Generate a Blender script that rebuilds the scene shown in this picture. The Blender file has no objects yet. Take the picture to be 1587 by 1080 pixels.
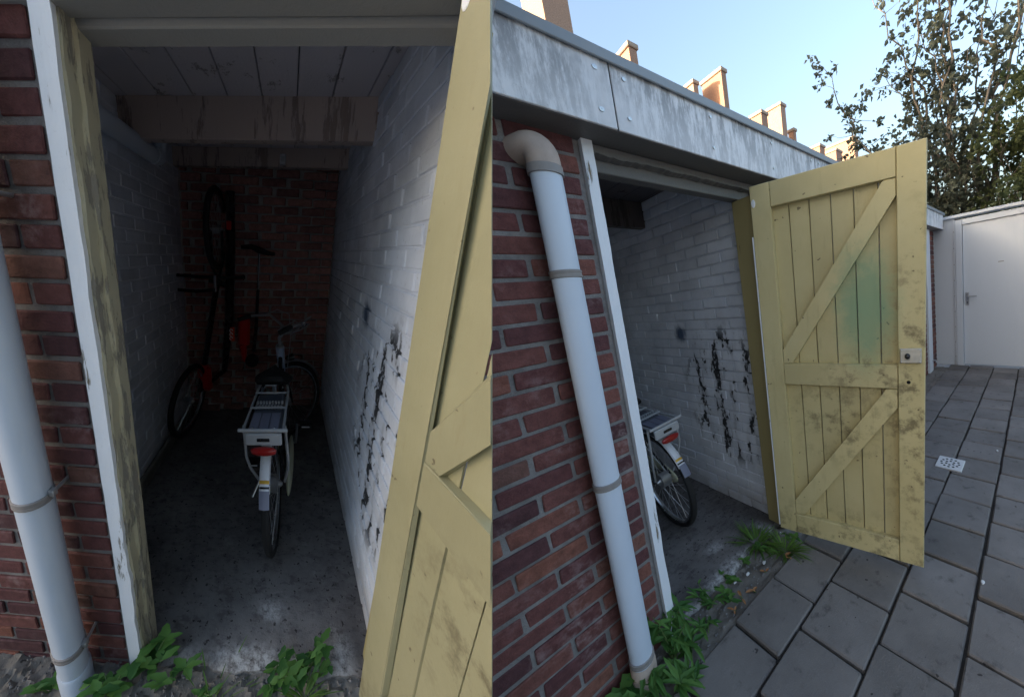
import bpy, bmesh, math, random
from mathutils import Matrix, Vector
random.seed(11)
R = random.random
U = random.uniform
sc = bpy.context.scene
col = sc.collection

# ------------------------------------------------------------------ camera
cam = bpy.data.cameras.new('camera')
cam.sensor_width = 36.0
cam.lens = 560.0 / 1587.0 * 36.0
cam.clip_start = 0.02
cam.clip_end = 3000
camo = bpy.data.objects.new('camera', cam)
col.objects.link(camo)
camo.matrix_world = Matrix(((0.81724, 0.13819, -0.55948, 0.0),
                            (-0.56486, -0.00034, -0.82518, 0.0),
                            (-0.11422, 0.99041, 0.07778, 1.34223),
                            (0, 0, 0, 1)))
sc.camera = camo

# ------------------------------------------------------------------ sky and sun
SUN_EL = 11.0
SUN_DIR = Vector((-0.82, 0.57, 0)).normalized()           # towards the sun, on the ground
wd = bpy.data.worlds.new('World')
sc.world = wd
wd.use_nodes = True
wn = wd.node_tree
wn.nodes.clear()
sky = wn.nodes.new('ShaderNodeTexSky')
sky.sky_type = 'NISHITA'
sky.sun_disc = False
sky.sun_elevation = math.radians(SUN_EL)
sky.sun_rotation = math.atan2(SUN_DIR.x, SUN_DIR.y)
sky.air_density = 1.0
sky.dust_density = 8.0
sky.ozone_density = 1.3
bg = wn.nodes.new('ShaderNodeBackground')
bg.inputs['Strength'].default_value = 0.15
wo = wn.nodes.new('ShaderNodeOutputWorld')
wn.links.new(sky.outputs[0], bg.inputs[0])
wn.links.new(bg.outputs[0], wo.inputs[0])
sl = bpy.data.lights.new('sun', 'SUN')
sl.energy = 2.6
sl.angle = math.radians(0.5)
sl.color = (1.0, 0.87, 0.70)
so = bpy.data.objects.new('sun', sl)
col.objects.link(so)
sd = Vector((SUN_DIR.x * math.cos(math.radians(SUN_EL)), SUN_DIR.y * math.cos(math.radians(SUN_EL)), math.sin(math.radians(SUN_EL))))
so.rotation_euler = sd.to_track_quat('Z', 'Y').to_euler()

sc.view_settings.view_transform = 'Standard'
sc.view_settings.look = 'None'
sc.view_settings.gamma = 1
sc.view_settings.use_curve_mapping = False
sc.view_settings.exposure = 2.4
sc.render.engine = 'CYCLES'
sc.cycles.use_denoising = True
sc.cycles.denoiser = 'OPENIMAGEDENOISE'
sc.cycles.max_bounces = 10
sc.cycles.diffuse_bounces = 7
sc.cycles.caustics_reflective = False
sc.cycles.caustics_refractive = False


# ------------------------------------------------------------------ plots
class Plot:
    """A building plot: axes along the wall, into the shed, and up (metres)."""
    def __init__(s, A, b, tag):
        s.A = Matrix(A)
        s.b = Vector(b)
        s.I = s.A.inverted()
        s.tag = tag

    def w(s, p):
        return s.A @ Vector(p) + s.b


NEAR = Plot(((0.76762, 0.09775, 0.14461), (-0.60110, 1.24170, -0.40846), (-0.15165, 0.26775, 0.89537)),
            (0.14903, 1.22892, 0.21241), 'near')
YARD = Plot(((1.41774, 0.19483, -0.13861), (0.0, 0.72520, -0.01083), (0.0, 0.0, 0.97263)),
            (2.33212, 0.84892, 0.0), 'yard')
WORLD = Plot(((1, 0, 0), (0, 1, 0), (0, 0, 1)), (0, 0, 0), 'world')

ORG = {}


def tag(o, label=None, cat=None, group=None, kind=None):
    if label: o['label'] = label
    if cat: o['category'] = cat
    if group: o['group'] = group
    if kind: o['kind'] = kind
    return o


def place_at(o, ow, parent):
    ORG[o.name] = ow
    if parent is not None:
        o.parent = parent
        o.location = ow - ORG[parent.name]
    else:
        o.location = ow


def thing(plot, name, org, label, cat, group=None):
    o = bpy.data.objects.new(name, None)
    o.empty_display_size = 0.05
    col.objects.link(o)
    place_at(o, plot.w(org), None)
    return tag(o, label, cat, group)


def to_mesh(plot, name, geo, org, smooth=False, attr=None):
    vs, fs = geo
    og = Vector(org)
    me = bpy.data.meshes.new(name)
    me.from_pydata([plot.A @ (Vector(v) - og) for v in vs], [], fs)
    me.update()
    if attr is not None:
        a = me.attributes.new('board', 'FLOAT_VECTOR', 'POINT')
        for i, t in enumerate(attr):
            a.data[i].vector = t
    bm = bmesh.new()
    bm.from_mesh(me)
    bmesh.ops.recalc_face_normals(bm, faces=bm.faces)
    bm.to_mesh(me)
    bm.free()
    if smooth:
        me.polygons.foreach_set('use_smooth', [True] * len(me.polygons))
        try:
            me.set_sharp_from_angle(angle=math.radians(40))
        except Exception:
            pass
    return me


def make(plot, name, geo, mat, parent=None, org=None, smooth=False, attr=None, label=None, cat=None, group=None, kind=None):
    vs = geo[0]
    if org is None:
        n = len(vs)
        org = (sum(v[0] for v in vs) / n, sum(v[1] for v in vs) / n, min(v[2] for v in vs))
    me = to_mesh(plot, name, geo, org, smooth, attr)
    if mat: me.materials.append(mat)
    o = bpy.data.objects.new(name, me)
    col.objects.link(o)
    place_at(o, plot.w(org), parent)
    return tag(o, label, cat, group, kind)


def inst(plot, name, me, org, parent):
    o = bpy.data.objects.new(name, me)
    col.objects.link(o)
    place_at(o, plot.w(org), parent)
    return o


# ------------------------------------------------------------------ geometry
def box(x0, x1, y0, y1, z0, z1):
    v = [(x, y, z) for x in (x0, x1) for y in (y0, y1) for z in (z0, z1)]
    return v, [(0, 1, 3, 2), (4, 6, 7, 5), (0, 4, 5, 1), (2, 3, 7, 6), (0, 2, 6, 4), (1, 5, 7, 3)]


def cbox(x0, x1, y0, y1, z0, z1, c=0.004, jit=0.0):
    """box with chamfered edges, corners slightly uneven"""
    bm = bmesh.new()
    vs, fs = box(x0, x1, y0, y1, z0, z1)
    bv = [bm.verts.new((a + U(-jit, jit), b + U(-jit, jit), d + U(-jit, jit))) for a, b, d in vs]
    for f in fs: bm.faces.new([bv[i] for i in f])
    bmesh.ops.bevel(bm, geom=bm.edges[:], offset=c, offset_type='OFFSET', segments=1, affect='EDGES', clamp_overlap=True)
    bm.verts.index_update()
    g = [tuple(v.co) for v in bm.verts], [tuple(v.index for v in f.verts) for f in bm.faces]
    bm.free()
    return g


def join(*gs):
    V, F = [], []
    for v, f in gs:
        n = len(V)
        V += list(v)
        F += [tuple(i + n for i in q) for q in f]
    return V, F


def tube(path, r, n=10, closed=False, cap=True):
    P = [Vector(p) for p in path]
    m = len(P)
    rs = r if isinstance(r, (list, tuple)) else [r] * m
    V, F = [], []
    prev = None
    for i in range(m):
        if closed: t = P[(i + 1) % m] - P[i - 1]
        else: t = P[min(i + 1, m - 1)] - P[max(i - 1, 0)]
        if t.length < 1e-9: t = Vector((0, 0, 1))
        t.normalize()
        if prev is None:
            a = Vector((0, 0, 1)) if abs(t.z) < 0.9 else Vector((1, 0, 0))
            u = t.cross(a).normalized()
        else:
            u = (prev - t * prev.dot(t))
            u = u.normalized() if u.length > 1e-6 else t.orthogonal().normalized()
        prev = u
        w = t.cross(u)
        for k in range(n):
            a = 2 * math.pi * k / n
            V.append(tuple(P[i] + (u * math.cos(a) + w * math.sin(a)) * rs[i]))
    for i in range(m if closed else m - 1):
        j = (i + 1) % m
        for k in range(n):
            F.append((i * n + k, i * n + (k + 1) % n, j * n + (k + 1) % n, j * n + k))
    if cap and not closed:
        F.append(tuple(range(n)))
        F.append(tuple(reversed(range((m - 1) * n, m * n))))
    return V, F


def arc(c, r, a0, a1, n, u=(1, 0, 0), v=(0, 0, 1)):
    c, u, v = Vector(c), Vector(u), Vector(v)
    return [c + (u * math.cos(a0 + (a1 - a0) * i / n) + v * math.sin(a0 + (a1 - a0) * i / n)) * r for i in range(n + 1)]


def band(path, prof, closed=False):
    """sweep: path of (point, side, out) frames, profile of (side, out) pairs -> open strip"""
    V, F = [], []
    k = len(prof)
    for p, s, o in path:
        for a, b in prof: V.append(tuple(Vector(p) + Vector(s) * a + Vector(o) * b))
    m = len(path)
    for i in range(m if closed else m - 1):
        j = (i + 1) % m
        for q in range(k):
            F.append((i * k + q, i * k + (q + 1) % k, j * k + (q + 1) % k, j * k + q))
    return V, F


def blob(c, r, n=10, m=8, f=None):
    V, F = [], []
    for i in range(m + 1):
        t = math.pi * i / m
        for k in range(n):
            a = 2 * math.pi * k / n
            d = (math.sin(t) * math.cos(a), math.sin(t) * math.sin(a), math.cos(t))
            s = f(d) if f else 1.0
            V.append((c[0] + r[0] * d[0] * s, c[1] + r[1] * d[1] * s, c[2] + r[2] * d[2] * s))
    for i in range(m):
        for k in range(n):
            F.append((i * n + k, i * n + (k + 1) % n, (i + 1) * n + (k + 1) % n, (i + 1) * n + k))
    return V, F


def mapg(g, f): return [tuple(f(v)) for v in g[0]], g[1]


# ------------------------------------------------------------------ materials
class NT:
    def __init__(s, name):
        s.m = bpy.data.materials.new(name)
        s.m.use_nodes = True
        s.t = s.m.node_tree
        s.b = s.t.nodes['Principled BSDF']

    def n(s, kind, **kw):
        x = s.t.nodes.new('ShaderNode' + kind)
        for k, v in kw.items():
            if k.startswith('_'): setattr(x, k[1:], v)
            else: s.set(x.inputs[k.replace('__', ' ')], v)
        return x

    def set(s, inp, v):
        if hasattr(v, 'is_linked'): s.t.links.new(v, inp)
        else: inp.default_value = v

    def math(s, op, a, b=0.0, clamp=False):
        x = s.t.nodes.new('ShaderNodeMath')
        x.operation = op
        x.use_clamp = clamp
        s.set(x.inputs[0], a)
        s.set(x.inputs[1], b)
        return x.outputs[0]

    def vm(s, op, a, b):
        x = s.t.nodes.new('ShaderNodeVectorMath')
        x.operation = op
        s.set(x.inputs[0], a)
        s.set(x.inputs[1], b)
        return x.outputs['Value'] if op in ('DOT_PRODUCT', 'LENGTH', 'DISTANCE') else x.outputs[0]

    def mix(s, f, a, b, mode='MIX'):
        x = s.t.nodes.new('ShaderNodeMix')
        x.data_type = 'RGBA'
        x.blend_type = mode
        s.set(x.inputs[0], f)
        for i, v in ((6, a), (7, b)):
            s.set(x.inputs[i], v if hasattr(v, 'is_linked') else (v[0], v[1], v[2], 1))
        return x.outputs[2]

    def ramp(s, f, pts, interp='LINEAR'):
        x = s.t.nodes.new('ShaderNodeValToRGB')
        s.set(x.inputs[0], f)
        e = x.color_ramp.elements
        x.color_ramp.interpolation = interp
        while len(e) < len(pts): e.new(0.5)
        for el, (p, c) in zip(e, pts):
            el.position = p
            el.color = (c[0], c[1], c[2], 1) if not isinstance(c, (int, float)) else (c, c, c, 1)
        return x.outputs[0]

    def step(s, f, lo, hi):
        x = s.t.nodes.new('ShaderNodeMapRange')
        x.interpolation_type = 'SMOOTHSTEP'
        s.set(x.inputs[0], f)
        x.inputs[1].default_value = lo
        x.inputs[2].default_value = hi
        return x.outputs[0]

    def noise(s, vec, scale, detail=4, rough=0.6, stretch=None, off=None):
        if stretch or off is not None:
            mp = s.t.nodes.new('ShaderNodeMapping')
            s.set(mp.inputs[0], vec)
            if stretch: mp.inputs['Scale'].default_value = stretch
            if off is not None:
                s.set(mp.inputs['Location'], off)
            vec = mp.outputs[0]
        x = s.t.nodes.new('ShaderNodeTexNoise')
        s.set(x.inputs['Vector'], vec)
        x.inputs['Scale'].default_value = scale
        x.inputs['Detail'].default_value = detail
        x.inputs['Roughness'].default_value = rough
        return x.outputs[0]

    def coord(s, plot):
        p = s.t.nodes.new('ShaderNodeNewGeometry').outputs['Position']
        d = s.vm('SUBTRACT', p, tuple(plot.b))
        c = s.t.nodes.new('ShaderNodeCombineXYZ')
        for i in range(3): s.set(c.inputs[i], s.vm('DOT_PRODUCT', d, tuple(plot.I[i])))
        return c.outputs[0]

    def obj(s): return s.t.nodes.new('ShaderNodeTexCoord').outputs['Object']

    def rnd(s): return s.t.nodes.new('ShaderNodeObjectInfo').outputs['Random']

    def spot(s, vec, c, r, soft=0.3, wob=None):
        """soft-edged ellipsoid mask"""
        v = s.vm('DIVIDE', s.vm('SUBTRACT', vec, c), r)
        l = s.vm('LENGTH', v, (0, 0, 0))
        if wob is not None: l = s.math('ADD', l, s.math('MULTIPLY', s.math('SUBTRACT', wob, 0.5), 1.3))
        return s.math('SUBTRACT', 1.0, s.step(l, 1 - soft, 1 + soft))

    def bump(s, h, strength=0.3, dist=0.01):
        x = s.t.nodes.new('ShaderNodeBump')
        s.set(x.inputs['Height'], h)
        x.inputs['Strength'].default_value = strength
        x.inputs['Distance'].default_value = dist
        s.t.links.new(x.outputs[0], s.b.inputs['Normal'])

    def out(s, c=None, rough=0.8, metal=0.0, spec=0.4):
        if c is not None: s.set(s.b.inputs['Base Color'], c if hasattr(c, 'is_linked') else (c[0], c[1], c[2], 1))
        s.set(s.b.inputs['Roughness'], rough)
        s.b.inputs['Metallic'].default_value = metal
        s.b.inputs['Specular IOR Level'].default_value = spec
        return s.m


def plain(name, c, rough=0.6, metal=0.0, spec=0.4, var=0.12, scale=14):
    t = NT(name)
    n = t.noise(t.obj(), scale, 5)
    k = t.math('ADD', t.math('MULTIPLY', n, 2 * var), 1 - var)
    cc = t.mix(1.0, c, t.n('CombineXYZ', X=k, Y=k, Z=k).outputs[0], 'MULTIPLY')
    t.bump(n, 0.08, 0.004)
    return t.out(cc, t.math('ADD', t.math('MULTIPLY', n, 0.2), rough - 0.1), metal, spec)


def brick_mat(name, plot, pal, bloom=0.35):
    t = NT(name)
    c = t.coord(plot)
    r = t.rnd()
    base = t.ramp(r, pal)
    n1 = t.noise(c, 30, 5, 0.65)
    n2 = t.noise(c, 160, 4, 0.7)
    v = t.math('ADD', t.math('MULTIPLY', n1, 1.5), 0.25)
    col1 = t.mix(1.0, base, t.n('CombineXYZ', X=v, Y=v, Z=v).outputs[0], 'MULTIPLY')
    col1 = t.mix(t.math('MULTIPLY', t.step(n2, 0.52, 0.72), 0.4), col1, (0.05, 0.028, 0.03))
    big = t.noise(c, 5.0, 4, 0.6)
    lime = t.math('MULTIPLY', t.step(big, 0.48, 0.70), t.step(n1, 0.42, 0.68))
    col1 = t.mix(t.math('MULTIPLY', lime, bloom), col1, (0.34, 0.30, 0.30))
    t.bump(t.math('ADD', n2, t.math('MULTIPLY', n1, 1.5)), 0.55, 0.006)
    return t.out(col1, 0.88, 0, 0.25)


def mortar_mat(name, plot, c0=(0.135, 0.128, 0.128), c1=(0.28, 0.268, 0.262)):
    t = NT(name)
    c = t.coord(plot)
    n = t.noise(c, 12, 6, 0.65)
    g = t.noise(c, 220, 3, 0.7)
    cc = t.ramp(n, [(0.3, c0), (0.7, c1)])
    cc = t.mix(t.math('MULTIPLY', t.step(g, 0.5, 0.75), 0.35), cc, (0.12, 0.115, 0.11))
    t.bump(t.math('ADD', g, n), 0.7, 0.008)
    return t.out(cc, 0.95, 0, 0.15)


def paintwall_mat(name, plot, soot=True):
    """old white wash on brick: dirt, grey wash, soot marks and a dab of blue"""
    t = NT(name)
    c = t.coord(plot)
    n = t.noise(c, 3.5, 6, 0.62)
    f = t.noise(c, 60, 5, 0.7)
    r = t.rnd()
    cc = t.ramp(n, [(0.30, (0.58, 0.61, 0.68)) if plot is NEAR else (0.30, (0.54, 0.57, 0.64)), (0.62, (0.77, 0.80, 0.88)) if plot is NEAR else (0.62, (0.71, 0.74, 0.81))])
    k = t.math('ADD', t.math('MULTIPLY', r, 0.16), 0.90)
    cc = t.mix(1.0, cc, t.n('CombineXYZ', X=k, Y=k, Z=k).outputs[0], 'MULTIPLY')
    cc = t.mix(t.math('MULTIPLY', t.step(f, 0.58, 0.75), 0.45), cc, (0.30, 0.29, 0.29))
    sep = t.n('SeparateXYZ', Vector=c)
    foot = t.math('MULTIPLY', t.math('SUBTRACT', 1.0, t.step(sep.outputs[2], 0.02, 0.22)), t.step(n, 0.3, 0.6))
    cc = t.mix(t.math('MULTIPLY', foot, 0.6), cc, (0.25, 0.22, 0.20))
    if soot:
        nn = t.noise(c, 11, 3, 0.55, stretch=(1, 1.0, 0.45))
        n3 = t.noise(c, 34, 4, 0.6, stretch=(1, 1.0, 0.5))
        reg = t.spot(c, (0, 0.36, 0.74), (9, 0.34, 0.40), 0.55)
        m = t.math('MULTIPLY', t.step(t.math('ADD', nn, t.math('MULTIPLY', t.math('SUBTRACT', n3, 0.5), 0.7)), 0.575, 0.635), t.step(reg, 0.15, 0.6))
        haze = t.math('MULTIPLY', t.math('MULTIPLY', t.step(nn, 0.45, 0.65), reg), 0.45)
        cc = t.mix(haze, cc, (0.16, 0.16, 0.17))
        cc = t.mix(t.math('MULTIPLY', m, 0.95), cc, (0.012, 0.012, 0.014))
        bl = t.spot(c, (0, 0.75, 1.15), (9, 0.055, 0.05), 0.55, n3)
        cc = t.mix(t.math('MULTIPLY', bl, 0.9), cc, (0.02, 0.05, 0.11))
    t.bump(t.math('ADD', t.math('MULTIPLY', f, 0.6), n), 0.45, 0.008)
    return t.out(cc, 0.75, 0, 0.3)


def yellow_mat(name, ca, cb):
    """old yellow gloss paint on boards, addressed in the door's own width, height and depth"""
    t = NT(name)
    a = t.n('Attribute', _attribute_name='board').outputs['Vector']
    r = t.rnd()
    n = t.noise(a, 2.6, 6, 0.6)
    g = t.noise(a, 26, 5, 0.7, stretch=(1, 0.12, 1), off=t.n('CombineXYZ', X=r, Y=r, Z=r).outputs[0])
    f = t.noise(a, 90, 4, 0.7)
    cc = t.ramp(n, [(0.3, ca), (0.7, cb)])
    k = t.math('ADD', t.math('MULTIPLY', r, 0.14), 0.90)
    cc = t.mix(1.0, cc, t.n('CombineXYZ', X=k, Y=k, Z=k).outputs[0], 'MULTIPLY')
    cc = t.mix(t.math('MULTIPLY', t.step(g, 0.56, 0.74), 0.30), cc, (0.27, 0.22, 0.11))
    # hand and boot dirt round the lock edge, the middle rail and the foot
    d1 = t.spot(a, (0.72, 0.80, 0), (0.13, 0.62, 9), 0.7)
    d2 = t.spot(a, (0.52, 0.90, 0), (0.16, 0.10, 9), 0.7)
    d3 = t.spot(a, (0.36, 0.66, 0), (0.20, 0.16, 9), 0.8)
    d4 = t.spot(a, (0.36, 0.0, 0), (0.6, 0.16, 9), 0.7)
    dd = t.math('MAXIMUM', t.math('MAXIMUM', d1, d2), t.math('MAXIMUM', t.math('MULTIPLY', d3, 0.9), t.math('MULTIPLY', d4, 0.8)))
    nn = t.noise(a, 16, 6, 0.7)
    sm = t.math('MULTIPLY', dd, t.step(nn, 0.46, 0.66))
    cc = t.mix(t.math('MULTIPLY', sm, 0.75), cc, (0.085, 0.065, 0.035))
    # small knocks
    cc = t.mix(t.math('MULTIPLY', t.step(t.noise(a, 34, 2, 0.5), 0.71, 0.75), 0.8), cc, (0.10, 0.075, 0.04))
    cc = t.mix(t.math('MULTIPLY', t.step(f, 0.68, 0.76), 0.5), cc, (0.16, 0.12, 0.06))
    # a puff of green spray
    gr = t.math('MULTIPLY', t.spot(a, (0.505, 1.21, 0), (0.115, 0.235, 9), 0.55, nn), t.math('ADD', t.math('MULTIPLY', n, 0.6), 0.35))
    cc = t.mix(t.math('MULTIPLY', gr, 0.95), cc, (0.11, 0.27, 0.17))
    t.bump(t.math('ADD', t.math('MULTIPLY', g, 1.0), t.math('MULTIPLY', f, 0.35)), 0.35, 0.004)
    return t.out(cc, t.math('ADD', t.math('MULTIPLY', nn, 0.3), 0.32), 0, 0.4)


def peel_mat(name, plot, paint, wood, amount=0.6, scale=9):
    t = NT(name)
    c = t.coord(plot)
    n = t.noise(c, scale, 6, 0.7, stretch=(2.2, 1.5, 0.35))
    g = t.noise(c, 70, 5, 0.7, stretch=(1.5, 1, 0.08))
    f = t.noise(c, 130, 3, 0.7)
    m = t.step(t.math('ADD', n, t.math('MULTIPLY', t.math('SUBTRACT', g, 0.5), 0.35)), amount - 0.03, amount + 0.03)
    w = t.mix(g, (wood[0] * 0.5, wood[1] * 0.5, wood[2] * 0.5), wood)
    p = t.mix(t.math('MULTIPLY', t.step(f, 0.6, 0.8), 0.3), paint, (paint[0] * 0.55, paint[1] * 0.53, paint[2] * 0.5))
    cc = t.mix(m, p, w)
    t.bump(t.math('ADD', t.math('MULTIPLY', t.math('SUBTRACT', 1.0, m), 0.8), t.math('MULTIPLY', g, 0.6)), 0.6, 0.005)
    return t.out(cc, t.math('ADD', t.math('MULTIPLY', m, 0.35), 0.5), 0, 0.35)


def concrete_mat(name, plot, c0, c1, stain=0.5, patch=None, rnd=0.0, pale=None, grime=False):
    t = NT(name)
    c = t.coord(plot)
    n = t.noise(c, 2.4, 7, 0.65)
    m = t.noise(c, 14, 5, 0.65)
    f = t.noise(c, 190, 3, 0.75)
    cc = t.ramp(n, [(0.3, c0), (0.7, c1)])
    if rnd:
        k = t.math('ADD', t.math('MULTIPLY', t.rnd(), rnd), 1 - rnd / 2)
        cc = t.mix(1.0, cc, t.n('CombineXYZ', X=k, Y=k, Z=k).outputs[0], 'MULTIPLY')
    cc = t.mix(t.math('MULTIPLY', t.step(m, 0.55, 0.75), stain), cc, (c0[0] * 0.45, c0[1] * 0.45, c0[2] * 0.45))
    cc = t.mix(t.math('MULTIPLY', t.step(f, 0.62, 0.75), 0.5), cc, (0.34, 0.33, 0.32))
    cc = t.mix(t.math('MULTIPLY', t.step(t.noise(c, 26, 2, 0.5), 0.72, 0.74), 0.8), cc, (0.03, 0.025, 0.025))
    if grime:                      # trodden-in dirt, drag marks and crumbs
        st = t.noise(c, 20, 5, 0.7, stretch=(0.75, 1.25, 1))
        cc = t.mix(t.math('MULTIPLY', t.step(st, 0.48, 0.66), 0.55), cc, (0.045, 0.040, 0.042))
        cc = t.mix(t.math('MULTIPLY', t.step(t.noise(c, 48, 3, 0.6), 0.62, 0.66), 0.85), cc, (0.022, 0.019, 0.019))
        cc = t.mix(t.math('MULTIPLY', t.step(t.noise(c, 7, 6, 0.75), 0.56, 0.70), 0.45), cc, (0.33, 0.31, 0.30))
    if patch:
        for ce, ra, s in patch:
            cc = t.mix(t.math('MULTIPLY', t.math('MULTIPLY', t.spot(c, ce, ra, 0.6, m), t.step(t.noise(c, 38, 6, 0.75), 0.36, 0.62)), s), cc, pale)
    t.bump(t.math('ADD', t.math('MULTIPLY', f, 0.8), m), 0.5, 0.006)
    return t.out(cc, 0.92, 0, 0.2)


def fascia_mat(name, plot):
    t = NT(name)
    c = t.coord(plot)
    s1 = t.noise(c, 22, 7, 0.75, stretch=(1, 1, 0.20))
    s2 = t.noise(c, 55, 5, 0.7, stretch=(1, 1, 0.22))
    b = t.noise(c, 3.0, 5, 0.6)
    f = t.noise(c, 150, 3, 0.7)
    z = t.n('SeparateXYZ', Vector=c).outputs[2]
    top = t.step(z, 1.95, 2.15)
    m = t.math('MULTIPLY', t.step(t.math('ADD', s1, t.math('MULTIPLY', t.math('SUBTRACT', s2, 0.5), 0.6)), 0.38, 0.60), t.math('MULTIPLY', t.step(b, 0.34, 0.55), t.math('ADD', t.math('MULTIPLY', top, 0.5), 0.5)))
    cc = t.mix(t.step(b, 0.3, 0.7), (0.68, 0.69, 0.72), (0.78, 0.79, 0.82))
    cc = t.mix(t.math('MULTIPLY', m, 0.78), cc, (0.15, 0.155, 0.17))
    cc = t.mix(t.math('MULTIPLY', t.step(f, 0.62, 0.75), t.math('MULTIPLY', m, 0.6)), cc, (0.07, 0.075, 0.08))
    t.bump(f, 0.12, 0.003)
    return t.out(cc, 0.6, 0, 0.35)


def leaf_mat(name, c0, c1, trans=0.3):
    t = NT(name)
    a = t.n('Attribute', _attribute_name='board').outputs['Vector']
    r = t.math('ADD', t.n('SeparateXYZ', Vector=a).outputs[0], t.math('MULTIPLY', t.rnd(), 0.4))
    cc = t.ramp(t.math('FRACT', r), [(0.0, c0), (1.0, c1)])
    t.out(cc, 0.55, 0, 0.35)
    tr = t.n('BsdfTranslucent', Color=cc)
    mx = t.n('MixShader', Fac=trans)
    t.t.links.new(t.b.outputs[0], mx.inputs[1])
    t.t.links.new(tr.outputs[0], mx.inputs[2])
    t.t.links.new(mx.outputs[0], t.t.nodes['Material Output'].inputs[0])
    return t.m


PAL = [(0.0, (0.075, 0.034, 0.038)), (0.35, (0.118, 0.045, 0.045)), (0.7, (0.150, 0.060, 0.053)), (0.92, (0.21, 0.085, 0.060)), (1.0, (0.10, 0.066, 0.062))]
PALB = [(0.0, (0.26, 0.135, 0.125)), (0.5, (0.36, 0.180, 0.160)), (1.0, (0.42, 0.225, 0.195))]
M = {}
for P in (NEAR, YARD):
    k = P.tag
    M['brick', k] = brick_mat('red_brick_' + k, P, PAL, 0.40)
    M['mortar', k] = mortar_mat('mortar_' + k, P)
    M['wash', k] = paintwall_mat('white_wash_' + k, P)
    M['wash_plain', k] = paintwall_mat('white_wash_clean_' + k, P, False)
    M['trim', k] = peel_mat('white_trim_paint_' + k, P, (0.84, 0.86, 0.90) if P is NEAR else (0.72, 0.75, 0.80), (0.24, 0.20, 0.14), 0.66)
    M['jamb', k] = peel_mat('rotten_yellow_jamb_' + k, P, (0.48, 0.44, 0.31), (0.36, 0.33, 0.27), 0.54, 18)
    M['post', k] = peel_mat('yellow_post_' + k, P, (0.36, 0.30, 0.14), (0.20, 0.16, 0.09), 0.64, 6)
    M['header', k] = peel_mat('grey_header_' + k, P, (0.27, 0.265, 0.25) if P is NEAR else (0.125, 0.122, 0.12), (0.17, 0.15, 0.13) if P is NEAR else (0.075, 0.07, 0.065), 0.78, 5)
    M['ceiling', k] = peel_mat('shade_toned_ceiling_board_' + k, P, (0.56, 0.53, 0.57) if P is NEAR else (0.11, 0.10, 0.11), (0.42, 0.39, 0.40) if P is NEAR else (0.08, 0.07, 0.07), 0.62, 5)  # boards pale in one shed, dark in the other: shade put into colour
    M['beam', k] = peel_mat('brown_roof_beam_' + k, P, (0.47, 0.385, 0.35) if P is NEAR else (0.08, 0.065, 0.06), (0.36, 0.28, 0.25) if P is NEAR else (0.06, 0.05, 0.045), 0.58, 6)  # beams lightened near and darkened yard, carrying each shed's light in the colour
    pt = [((-0.42, 0.02, 0), (0.16, 0.05, 1), 0.75), ((-0.66, 0.0, 0), (0.06, 0.05, 1), 0.5), ((-0.37, 0.20, 0), (0.05, 0.035, 1), 0.55), ((-0.12, 0.05, 0), (0.05, 0.09, 1), 0.45)]
    M['floor', k] = concrete_mat('shed_floor_concrete_' + k, P, (0.075, 0.068, 0.068), (0.21, 0.195, 0.19), 0.9, pt, 0, (0.55, 0.54, 0.53), True)
    M['soil', k] = concrete_mat('gritty_soil_' + k, P, (0.12, 0.105, 0.09), (0.26, 0.24, 0.215), 0.7)
M['yard_ground'] = concrete_mat('light_bounce_ground', YARD, (0.30, 0.29, 0.28), (0.40, 0.39, 0.375), 0.3)  # unseen ground, made pale to bounce light into the near shed
M['backbrick'] = brick_mat('dark_red_brick', NEAR, PALB, 0.18)
M['backmortar'] = mortar_mat('dusty_mortar', NEAR, (0.34, 0.325, 0.32), (0.48, 0.46, 0.45))
M['yellow', 'near'] = yellow_mat('darkened_yellow_door_paint', (0.310, 0.285, 0.165), (0.375, 0.350, 0.215))  # same yellow paint, made darker to offset the stronger light on this door
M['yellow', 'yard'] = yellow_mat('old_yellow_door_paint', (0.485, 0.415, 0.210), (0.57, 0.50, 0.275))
M['pvc'] = plain('grey_plastic_pipe', (0.54, 0.60, 0.69), 0.42, 0, 0.45, 0.10, 3)
M['pvcdirty'] = plain('dirty_plastic_elbow', (0.40, 0.32, 0.27), 0.6, 0, 0.3, 0.35, 18)
M['collar'] = plain('brown_grey_collar', (0.24, 0.22, 0.21), 0.55, 0, 0.4, 0.2, 30)
M['steel'] = plain('galvanised_steel', (0.55, 0.56, 0.57), 0.42, 0.8, 0.5, 0.15, 40)
M['fascia'] = fascia_mat('weathered_fascia_board', YARD)
M['coping'] = plain('grey_roof_edge', (0.25, 0.275, 0.30), 0.55, 0.0, 0.5, 0.1, 8)
M['roof'] = plain('roof_felt', (0.07, 0.07, 0.075), 0.9)
M['tile'] = concrete_mat('concrete_paving', YARD, (0.130, 0.118, 0.110), (0.212, 0.194, 0.182), 0.75, None, 0.28)
M['joint'] = concrete_mat('dark_joint_dirt', YARD, (0.030, 0.027, 0.025), (0.060, 0.055, 0.050), 0.5)
M['grate'] = plain('pale_metal_grate', (0.62, 0.62, 0.62), 0.5, 0.2, 0.5, 0.12, 60)
M['hole'] = plain('black_void', (0.006, 0.006, 0.006), 0.9)
M['whitedoor'] = peel_mat('white_door_paint', YARD, (0.60, 0.64, 0.70), (0.36, 0.38, 0.42), 0.80, 3)
M['leaf_weed'] = leaf_mat('weed_leaf', (0.040, 0.12, 0.026), (0.12, 0.25, 0.055), 0.3)
M['leaf_grass'] = leaf_mat('grass_blade', (0.05, 0.12, 0.02), (0.16, 0.27, 0.05), 0.3)
M['leaf_dry'] = leaf_mat('dry_leaf', (0.30, 0.13, 0.05), (0.42, 0.22, 0.10), 0.2)
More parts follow.
